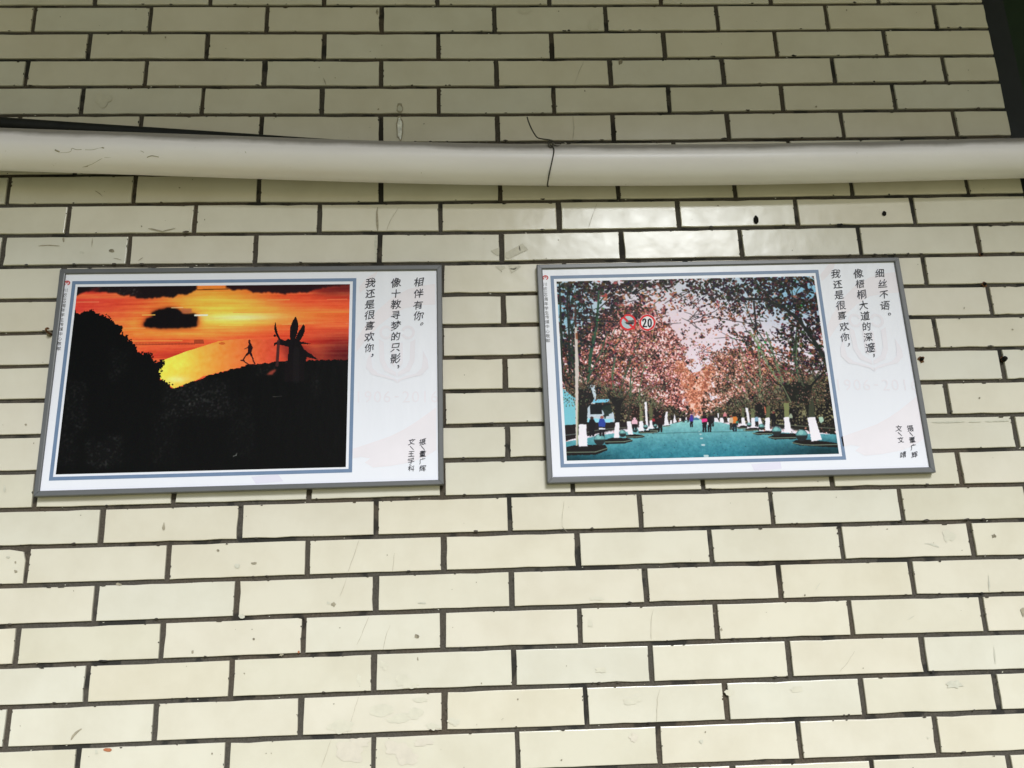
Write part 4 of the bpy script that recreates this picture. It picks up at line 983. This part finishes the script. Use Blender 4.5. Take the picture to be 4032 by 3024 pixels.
    # stone balls
    for f, x, y, r_ in [(cE, 690, 1110, 86), (cE, 1035, 1018, 54), (cE, 1225, 962, 40), (cE, 1380, 920, 34), (cE, 1525, 905, 30), (cF, 1212, 985, 72), (cF, 1590, 1045, 88), (cF, 985, 920, 46), (cF, 800, 890, 34)]:
        (px, py), s_ = f([(x, y)])[0], r_*580/2212
        K.disc(px, py, s_, (36, 40, 42)); K.fill([(px+s_*.97*math.cos(a), py-s_*.97*math.sin(a)*(.95 if 0 < a < math.pi else .0)) for a in np.linspace(-.15, math.pi+.15, 20)], (104, 164, 168), .95, 1)
        K.disc(px-s_*.15, py-s_*.5, s_*.42, (140, 190, 190), .7)
    # people in the distance
    def fig(f, x, y0, y1, wd, top, low, skin=(60, 40, 40)):
        h = y1-y0; K.disc(*f([(x, y0+h*.07)])[0], wd*.24*.2622, skin, 1, h*.075*.2622)
        K.fill(f([(x-wd*.3, y0+h*.14), (x+wd*.3, y0+h*.14), (x+wd*.5, y0+h*.35), (x+wd*.42, y0+h*.55), (x-wd*.42, y0+h*.55), (x-wd*.5, y0+h*.35)]), top)
        K.fill(f([(x-wd*.36, y0+h*.53), (x+wd*.36, y0+h*.53), (x+wd*.34, y1), (x+wd*.06, y1), (x, y0+h*.66), (x-wd*.08, y1), (x-wd*.34, y1)]), low)
    dk = (26, 24, 28)
    fig(cE, 725, 755, 1060, 110, (44, 66, 150), dk, (150, 90, 80)); K.fill(cE([(680, 935), (775, 935), (770, 958), (684, 958)]), (220, 220, 230)); fig(cE, 575, 765, 1060, 110, dk, dk)
    fig(cE, 1215, 780, 960, 95, (226, 178, 196), dk, (226, 180, 196)); fig(cE, 1600, 745, 995, 95, (40, 24, 28), (24, 22, 24), (110, 60, 56)); fig(cE, 2070, 735, 925, 62, (66, 52, 150), dk, (60, 44, 130)); fig(cE, 1500, 780, 890, 50, (150, 40, 50), dk); fig(cE, 1950, 745, 850, 48, dk, dk, (150, 130, 130))
    fig(cE, 2020, 755, 850, 36, (60, 30, 44), dk)
    K.fill(cE([(2100, 790), (2140, 775), (2180, 790), (2190, 812), (2100, 815)]), (60, 110, 140))
    fig(cF, 205, 720, 995, 80, dk, dk); fig(cF, 130, 720, 1000, 88, (26, 22, 26), dk); K.fill(cF([(82, 800), (165, 790), (172, 838), (90, 850)]), (226, 62, 132)); fig(cF, 255, 730, 915, 46, (34, 32, 38), dk)
    K.fill(cF([(165, 845), (188, 850), (188, 890), (168, 885)]), (220, 214, 220))
    fig(cF, 585, 725, 990, 88, (206, 116, 52), (30, 34, 44), (40, 30, 28)); fig(cF, 530, 745, 965, 62, (196, 176, 156), (50, 40, 40), (120, 50, 44)); fig(cF, 437, 700, 820, 56, (200, 120, 130), dk, (220, 160, 160)); fig(cF, 912, 745, 915, 62, (130, 166, 190), dk); fig(cF, 1165, 685, 910, 80, (24, 22, 26), dk, (120, 60, 56)); fig(cF, 1425, 720, 850, 60, (150, 160, 140), dk, (150, 160, 140)); fig(cF, 620, 820, 900, 40, (60, 130, 110), dk); K.fill(cF([(1022, 610), (1045, 620), (1056, 715), (1036, 715)]), (186, 104, 80))
    K.img = .45*K.img+.55*blur1(K.img, 1)
    # road signs on their arm
    K.stroke(cC([(290, 760), (700, 780), (1070, 788)]), 4.5, (34, 28, 32)); K.stroke(cC([(290, 650), (740, 662)]), 2.5, (44, 36, 40)); K.stroke(cC([(660, 735), (1060, 745)]), 2, (50, 40, 40)); K.stroke(cC([(410, 520), (400, 860)]), 5, (60, 44, 44))
    k2 = 580/2212
    (sx, sy), R_ = cC([(1192, 797)])[0], 124*k2
    K.disc(sx, sy, R_, (214, 48, 54)); K.disc(sx, sy, R_*.76, (176, 192, 200)); K.fill(cC([(1140, 800), (1200, 770), (1290, 760), (1280, 830), (1200, 830)]), (92, 70, 66), .9, 0, 1, 2); K.fill(cC([(1150, 815), (1260, 795), (1265, 830), (1190, 830)]), (32, 32, 44))
    K.stroke(cC([(1110, 705), (1180, 775)]), 9, (214, 48, 54)); K.stroke(cC([(1230, 840), (1285, 890)]), 9, (214, 48, 54)); K.fill(cC([(1080, 690), (1150, 680), (1130, 720), (1080, 730)]), (40, 30, 34), .9, 0, .8, 3)
    (sx, sy), R_ = cC([(1483, 803)])[0], 122*k2
    K.disc(sx, sy, R_*1.04, (232, 200, 206)); K.disc(sx, sy, R_, (216, 46, 52)); K.disc(sx, sy, R_*.76, (232, 226, 236))
    K.stroke(cC([(1416, 775), (1422, 752), (1440, 748), (1455, 758), (1457, 785), (1445, 815), (1426, 848), (1422, 864), (1472, 862)]), 5.6, (22, 22, 30))
    K.stroke(cC([(1518, 748), (1500, 765), (1496, 805), (1502, 850), (1518, 866), (1536, 850), (1542, 805), (1536, 765), (1518, 748)]), 5.6, (22, 22, 30))
    K.img += np.random.RandomState(1).normal(0, 3.0, K.img.shape)
    return K.img

def srgb_lin(a):
    a = np.clip(a/255.0, 0, 1); return np.where(a < .04045, a/12.92, ((a+.055)/1.055)**2.4)
PRINT_GAIN = 1.18
def picture(name, img, quad, Y, parent):
    H, W = img.shape[:2]
    M = hom([(0, 0), (W, 0), (W, H), (0, H)], quad)
    X, Yp = np.meshgrid(np.linspace(0, W, W+1), np.linspace(0, H, H+1))
    p = np.stack([X.ravel(), Yp.ravel(), np.ones(X.size)], 1)@M.T; p = p[:, :2]/p[:, 2:]
    d = _f[None]+((p[:, 0]-2016)/FPX)[:, None]*_r2[None]-((p[:, 1]-1512)/FPX)[:, None]*_u2[None]
    P = CAM[None]+d*((Y-CAM[1])/d[:, 1])[:, None]-np.array(parent.parent.location)[None]
    me = bpy.data.meshes.new(name); nf = W*H
    me.vertices.add(len(P)); me.vertices.foreach_set('co', P.astype(np.float32).ravel())
    i = (np.arange(H)[:, None]*(W+1)+np.arange(W)[None]).ravel()
    q = np.stack([i, i+W+1, i+W+2, i+1], 1).astype(np.int32)
    me.loops.add(nf*4); me.loops.foreach_set('vertex_index', q.ravel())
    me.polygons.add(nf); me.polygons.foreach_set('loop_start', np.arange(0, nf*4, 4, dtype=np.int32))
    me.update(calc_edges=True); me.validate()
    a = me.attributes.new('Col', 'FLOAT_COLOR', 'FACE')
    c = np.ones((nf, 4), np.float32); c[:, :3] = np.clip(srgb_lin(img.reshape(-1, 3))*PRINT_GAIN, 0, .95)
    a.data.foreach_set('color', c.ravel())
    me.materials.append(M_pic)
    o = bpy.data.objects.new(name, me); col.objects.link(o); o.parent = parent
    return o

# ------------------------------------------------------------------ lettering
def glyphs(chars):
    obs = {}
    for ch in chars:
        cu = bpy.data.curves.new('g', 'FONT'); cu.body = ch; cu.size = 1.0; cu.align_x = 'CENTER'; cu.resolution_u = 2
        o = bpy.data.objects.new('g', cu); col.objects.link(o); obs[ch] = o
    bpy.context.view_layer.update(); dg = bpy.context.evaluated_depsgraph_get(); out = {}
    for ch, o in obs.items():
        me = o.evaluated_get(dg).to_mesh()
        V = np.array([tuple(v.co)[:2] for v in me.vertices]) if len(me.vertices) else np.zeros((0, 2))
        F = [tuple(p_.vertices) for p_ in me.polygons]
        o.evaluated_get(dg).to_mesh_clear()
        if ch == chr(92):
            V, F = np.array([(-.36, .34), (-.24, .36), (.36, -.34), (.30, -.40)]), [(0, 3, 2, 1)]
        out[ch] = (V, F)
    for o in obs.values():
        cu = o.data; bpy.data.objects.remove(o); bpy.data.curves.remove(cu)
    return out
def letter_mesh(name, items, GL, Y, m, parent, hand=True, seed=1):
    """items: (char, photo x, photo y of its centre, height in metres, turned)"""
    r = random.Random(seed); V, F = [], []
    loc = np.array(parent.location) if parent.parent is None else np.array(parent.parent.location)
    for ch, px, py, h, turned in items:
        g, fc = GL[ch]
        if not len(g): continue
        c0 = (g.min(0)+g.max(0))/2 if (ch in '，。、\\0123456789-' or turned) else np.array([(g[:, 0].min()+g[:, 0].max())/2, 0.38])
        q = (g-c0)*h
        if hand:
            a = r.uniform(-.05, .05); s_ = r.uniform(.93, 1.05)
            x, z = q[:, 0].copy(), q[:, 1].copy()
            q = np.stack([x*s_+.10*z+.0006*np.sin(z*500+px), z*s_+.11*x+.0006*np.sin(x*430+py)], 1)
            q = q@np.array([[math.cos(a), math.sin(a)], [-math.sin(a), math.cos(a)]])
        if turned: q = np.stack([q[:, 1], -q[:, 0]], 1)
        c = at(px, py, Y); k = len(V)
        for n_, (ox, oz) in enumerate(((0, 0), (.022*h, 0), (.011*h, .016*h)) if hand else ((0, 0),)):     # a heavier brush
            k = len(V); V += [(c[0]+a_+ox-loc[0], Y-.00003*n_-loc[1], c[2]+b_+oz-loc[2]) for a_, b_ in q]
            F += [tuple(i+k for i in f_) for f_ in fc]
    return mesh_obj(name, V, F, m, parent)

TITLE = '川农110周年学生传媒中心敬献'
txtL = dict(main=[('我还是很喜欢你，', cT([(197, 187), (195, 258), (192, 330), (191, 398), (191, 468), (190, 541), (188, 612), (207, 662)])),
                  ('像十教寻梦的只影，', cT([(362, 187), (362, 258), (363, 329), (362, 398), (361, 468), (360, 538), (359, 610), (360, 682), (378, 735)])),
                  ('相伴有你。', cT([(512, 183), (510, 258), (507, 333), (510, 403), (530, 458)]))],
            small=[('文\\王学科', cT([(465, 1227), (465, 1268), (463, 1305), (461, 1352), (463, 1400)])), ('摄\\董广辉', cT([(537, 1227), (537, 1268), (537, 1305), (535, 1352), (537, 1400)]))])
txtR = dict(main=[('我还是很喜欢你，', cU([(150, 212), (162, 280), (172, 350), (183, 418), (190, 485), (205, 557), (210, 625), (236, 678)])),
                  ('像梧桐大道的深邃，', cU([(297, 210), (308, 278), (318, 348), (330, 418), (343, 487), (352, 556), (360, 625), (376, 695), (400, 745)])),
                  ('细丝不语。', cU([(437, 208), (456, 278), (465, 347), (472, 418), (500, 474)]))],
            small=[('文\\文靖', cU([(562, 1222), (568, 1260), (575, 1297), (590, 1393)])), ('摄\\董广辉', cU([(637, 1222), (642, 1260), (650, 1297), (657, 1343), (665, 1393)]))])
titL = list(zip('川农', cL([(428, 237), (424, 268)])))+list(zip('周年学生传媒中心敬献', cL([(415, 337), (412, 367), (408, 398), (404, 430), (401, 461), (398, 491), (395, 522), (391, 553), (387, 585), (384, 617)])))
titR = list(zip('川农', cM([(740, 198), (742, 228)])))+list(zip('周年学生传媒中心敬献', cM([(747, 295), (748, 325), (750, 355), (752, 385), (754, 413), (755, 443), (756, 474), (757, 505), (759, 535), (760, 565)])))
numL = list(zip('110', cL([(421, 288), (420.5, 298), (419, 312)]))); numR = list(zip('110', cM([(744, 248), (744.5, 258), (745, 271)])))
allch = set(TITLE+'1906-2016')
for t in (txtL, txtR):
    for s_, _ in t['main']+t['small']: allch |= set(s_)
GL = glyphs(sorted(allch))

# ------------------------------------------------------------------ the two framed prints
YF, YS = -0.0165, -0.0125        # frame front, sheet front
def board(outer, inner, blue, pic, img, label, txt, tit, num, logo, wm):
    o4 = [at(x, y, YF) for x, y in outer]; i4 = [at(x, y, YF) for x, y in inner]
    base = (o4[2]+o4[3])/2
    root = empty('framed_print', (base[0], 0.0, base[2])); tag(root, label, 'framed print', 'framed photo prints hung on the tiled wall')
    L = np.array(root.location)
    def lo(p_): return tuple(np.asarray(p_)-L)
    # four mitred rails with a rounded profile
    prof = [(0.0, -0.0012), (0.0, -0.0150), (0.05, -0.0161), (0.14, YF), (0.80, YF), (0.93, -0.0160), (1.0, -0.0150), (1.0, -0.0118)]
    for k in range(4):
        a, b_, ia, ib = o4[k], o4[(k+1) % 4], i4[k], i4[(k+1) % 4]
        e = 0.0004*(b_-a)/np.linalg.norm(b_-a)
        V, F = [], []
        for P, Q in ((a+e, ia+e), (b_-e, ib-e)):
            for t, y in prof:
                q = P+(Q-P)*t; V.append(lo((q[0], y, q[2])))
        n = len(prof)
        for i in range(n-1): F.append((i, n+i, n+i+1, i+1))
        F.append(tuple(range(n))); F.append(tuple(range(n, 2*n))[::-1])
        mesh_obj('frame_rail', V, F, M_frame, root)
    s4 = [P+(Q-P)*.9 for P, Q in zip(o4, i4)]
    V = [lo((q[0], YS, q[2])) for q in s4]+[lo((q[0], -0.0025, q[2])) for q in s4]
    sheet = mesh_obj('print_sheet', V, [(3, 2, 1, 0), (4, 5, 6, 7), (0, 1, 5, 4), (1, 2, 6, 5), (2, 3, 7, 6), (3, 0, 4, 7)], M_sheet, root)
    # watermark shapes under the lettering
    V, F = [], []
    def poly(lst, pts, Y):
        V_, F_ = lst; k = len(V_); V_ += [lo(at(x, y, Y)) for x, y in pts]; F_.append(tuple(range(k, k+len(pts)))[::-1])
    def shape(name, pts, Y, m):
        l_ = ([], []); poly(l_, pts, Y); mesh_obj(name, l_[0], l_[1], m, sheet)
    for i_, pts in enumerate(wm['swoosh']): shape('watermark', pts, YS-.00012-.00004*i_, M_pink2)
    shape('watermark', wm['lav'], YS-.00012, M_lav)
    l_ = ([], [])
    for i_, pts in enumerate(wm['emblem']): poly(l_, pts, YS-.0003-.00003*i_)
    mesh_obj('emblem', l_[0], l_[1], M_pink, sheet)
    letter_mesh('watermark_lettering', [(c_, x, y, wm['h'], False) for c_, (x, y) in zip('1906-2016', wm['num'])], GL, YS-.0003, M_pink, sheet, False)
    # blue rule
    bo = [at(x, y, YS-.0002) for x, y in blue]
    cx = sum(bo)/4
    ins = []
    for k in range(4):
        sx = 1 if k in (0, 3) else -1; sz = -1 if k in (0, 1) else 1
        ins.append(bo[k]+np.array([sx*.0068, 0, sz*.0068]))
    V = [lo(q) for q in bo]+[lo(q) for q in ins]
    mesh_obj('blue_border', V, [(k, 4+k, 4+(k+1) % 4, (k+1) % 4) for k in range(4)], M_blue, sheet)
    picture('picture', img, pic, YS-.0003, sheet)
    for k_, h_ in (('main', .0205), ('small', .0128)):
        for n_, (s_, ps) in enumerate(txt[k_]):
            letter_mesh('lettering', [(ch, x, y, h_, False) for ch, (x, y) in zip(s_, ps)], GL, YS-.0006, M_ink, sheet, True, n_+1)
    items = [(ch, x, y, .0084, False) for ch, (x, y) in tit]+[(ch, x, y, .0095, True) for ch, (x, y) in num]
    letter_mesh('side_lettering', items, GL, YS-.0006, M_smallink, sheet, False)
    # small red swirl
    c = at(*logo, YS-.0006); V, F = [], []
    def arc(r0, r1, a0, a1, ox=0, oz=0, n=14, sq=.85):
        k = len(V)
        for i in range(n+1):
            t = i/n; a_ = math.radians(a0+(a1-a0)*t); wv = .75+.25*math.sin(math.pi*t)
            for rr_ in (r0, r0+(r1-r0)*wv): V.append(lo((c[0]+ox+rr_*math.cos(a_), c[1], c[2]+oz+sq*rr_*math.sin(a_))))
        for i in range(n): F.append((k+2*i, k+2*i+1, k+2*i+3, k+2*i+2))
    arc(.0036, .0064, 235, -75); arc(.0008, .0022, 250, -80, .0, .0006); arc(.0066, .0074, 130, 240, -.0008)
    mesh_obj('logo', V, F, M_red, sheet)
    return root

def arcband(cx, cy, r0, r1, a0, a1, sq=1.0, n=12):
    A_ = [math.radians(a0+(a1-a0)*i/n) for i in range(n+1)]
    return [(cx+r0*math.cos(a), cy-sq*r0*math.sin(a)) for a in A_]+[(cx+r1*math.cos(a), cy-sq*r1*math.sin(a)) for a in A_[::-1]]
def make_wm(f, dx, dy, shear, lavpts, h):
    def g(pts): return f([(x+dx+shear*(y-500), y+dy) for x, y in pts])
    sw = [g([(105, 640), (105, 560), (160, 470), (240, 370), (330, 290), (440, 230), (540, 205), (618, 195), (618, 330), (520, 335), (420, 355), (330, 405), (250, 470), (170, 560)]),
          g([(125, 255), (120, 215), (180, 150), (245, 110), (215, 170), (170, 220)]),
          g([(88, 1335), (86, 1272), (200, 1235), (330, 1190), (420, 1145), (500, 1095), (570, 1045), (628, 1002), (632, 1280), (560, 1325), (460, 1362), (330, 1385), (220, 1395), (165, 1362), (200, 1335), (140, 1325)])]
    em = [g(arcband(300, 512, 28, 46, 20, 340)), g(arcband(442, 512, 28, 46, 160, -160)),
          g([(252, 555), (285, 575), (290, 690), (315, 740), (368, 775), (368, 800), (290, 765), (258, 700)]), g([(492, 555), (458, 575), (454, 690), (430, 740), (376, 775), (376, 800), (455, 765), (486, 700)]),
          g([(335, 580), (356, 580), (356, 740), (335, 715)]), g([(388, 580), (409, 580), (409, 715), (388, 740)]),
          g([(205, 630), (175, 690), (170, 745), (210, 790), (280, 805), (350, 825), (372, 845), (372, 822), (320, 798), (250, 780), (212, 745), (205, 690)]), g([(540, 630), (572, 690), (578, 745), (535, 790), (465, 805), (398, 825), (376, 845), (376, 822), (425, 798), (495, 780), (532, 745), (540, 690)])]
    num = g([(122+62*i, 932) for i in range(9)])
    return dict(swoosh=sw, emblem=em, num=num, lav=lavpts, h=h)
wmL = make_wm(cT, 0, 0, -0.006, cP([]) or cv([(1215, 1078), (1345, 1066), (1372, 1100), (1238, 1112)], 0, 1000, 1800/2212), .033)
wmR = make_wm(cU, -25, 5, 0.161, cF([(830, 1480), (1270, 1440), (1290, 1545), (880, 1580)]), .033)
board([(235, 1058), (1739.5, 1042), (1746.5, 1907), (129.8, 1955)], [(257, 1077), (1718.6, 1062), (1726, 1888.7), (153.6, 1932.5)],
      [(285, 1107), (1403.3, 1095), (1386.4, 1860), (192, 1892.8)], QLP, paint_sunset(),
      'grey framed print of an orange sunset over black silhouettes, left of the pair', txtL, titL, numL, cL([(438, 190)])[0], wmL)
board([(2113, 1041), (3540, 1012.5), (3686.5, 1860), (2156, 1903)], [(2136, 1058), (3523, 1029.7), (3662.5, 1838.6), (2176.6, 1877.7)],
      [(2166.8, 1086), (3222.2, 1062.3), (3332, 1810), (2207.5, 1841)], QRP, paint_avenue(),
      'grey framed print of a tree-lined avenue with red autumn leaves, right of the pair', txtR, titR, numR, cM([(743, 155)])[0], wmR)
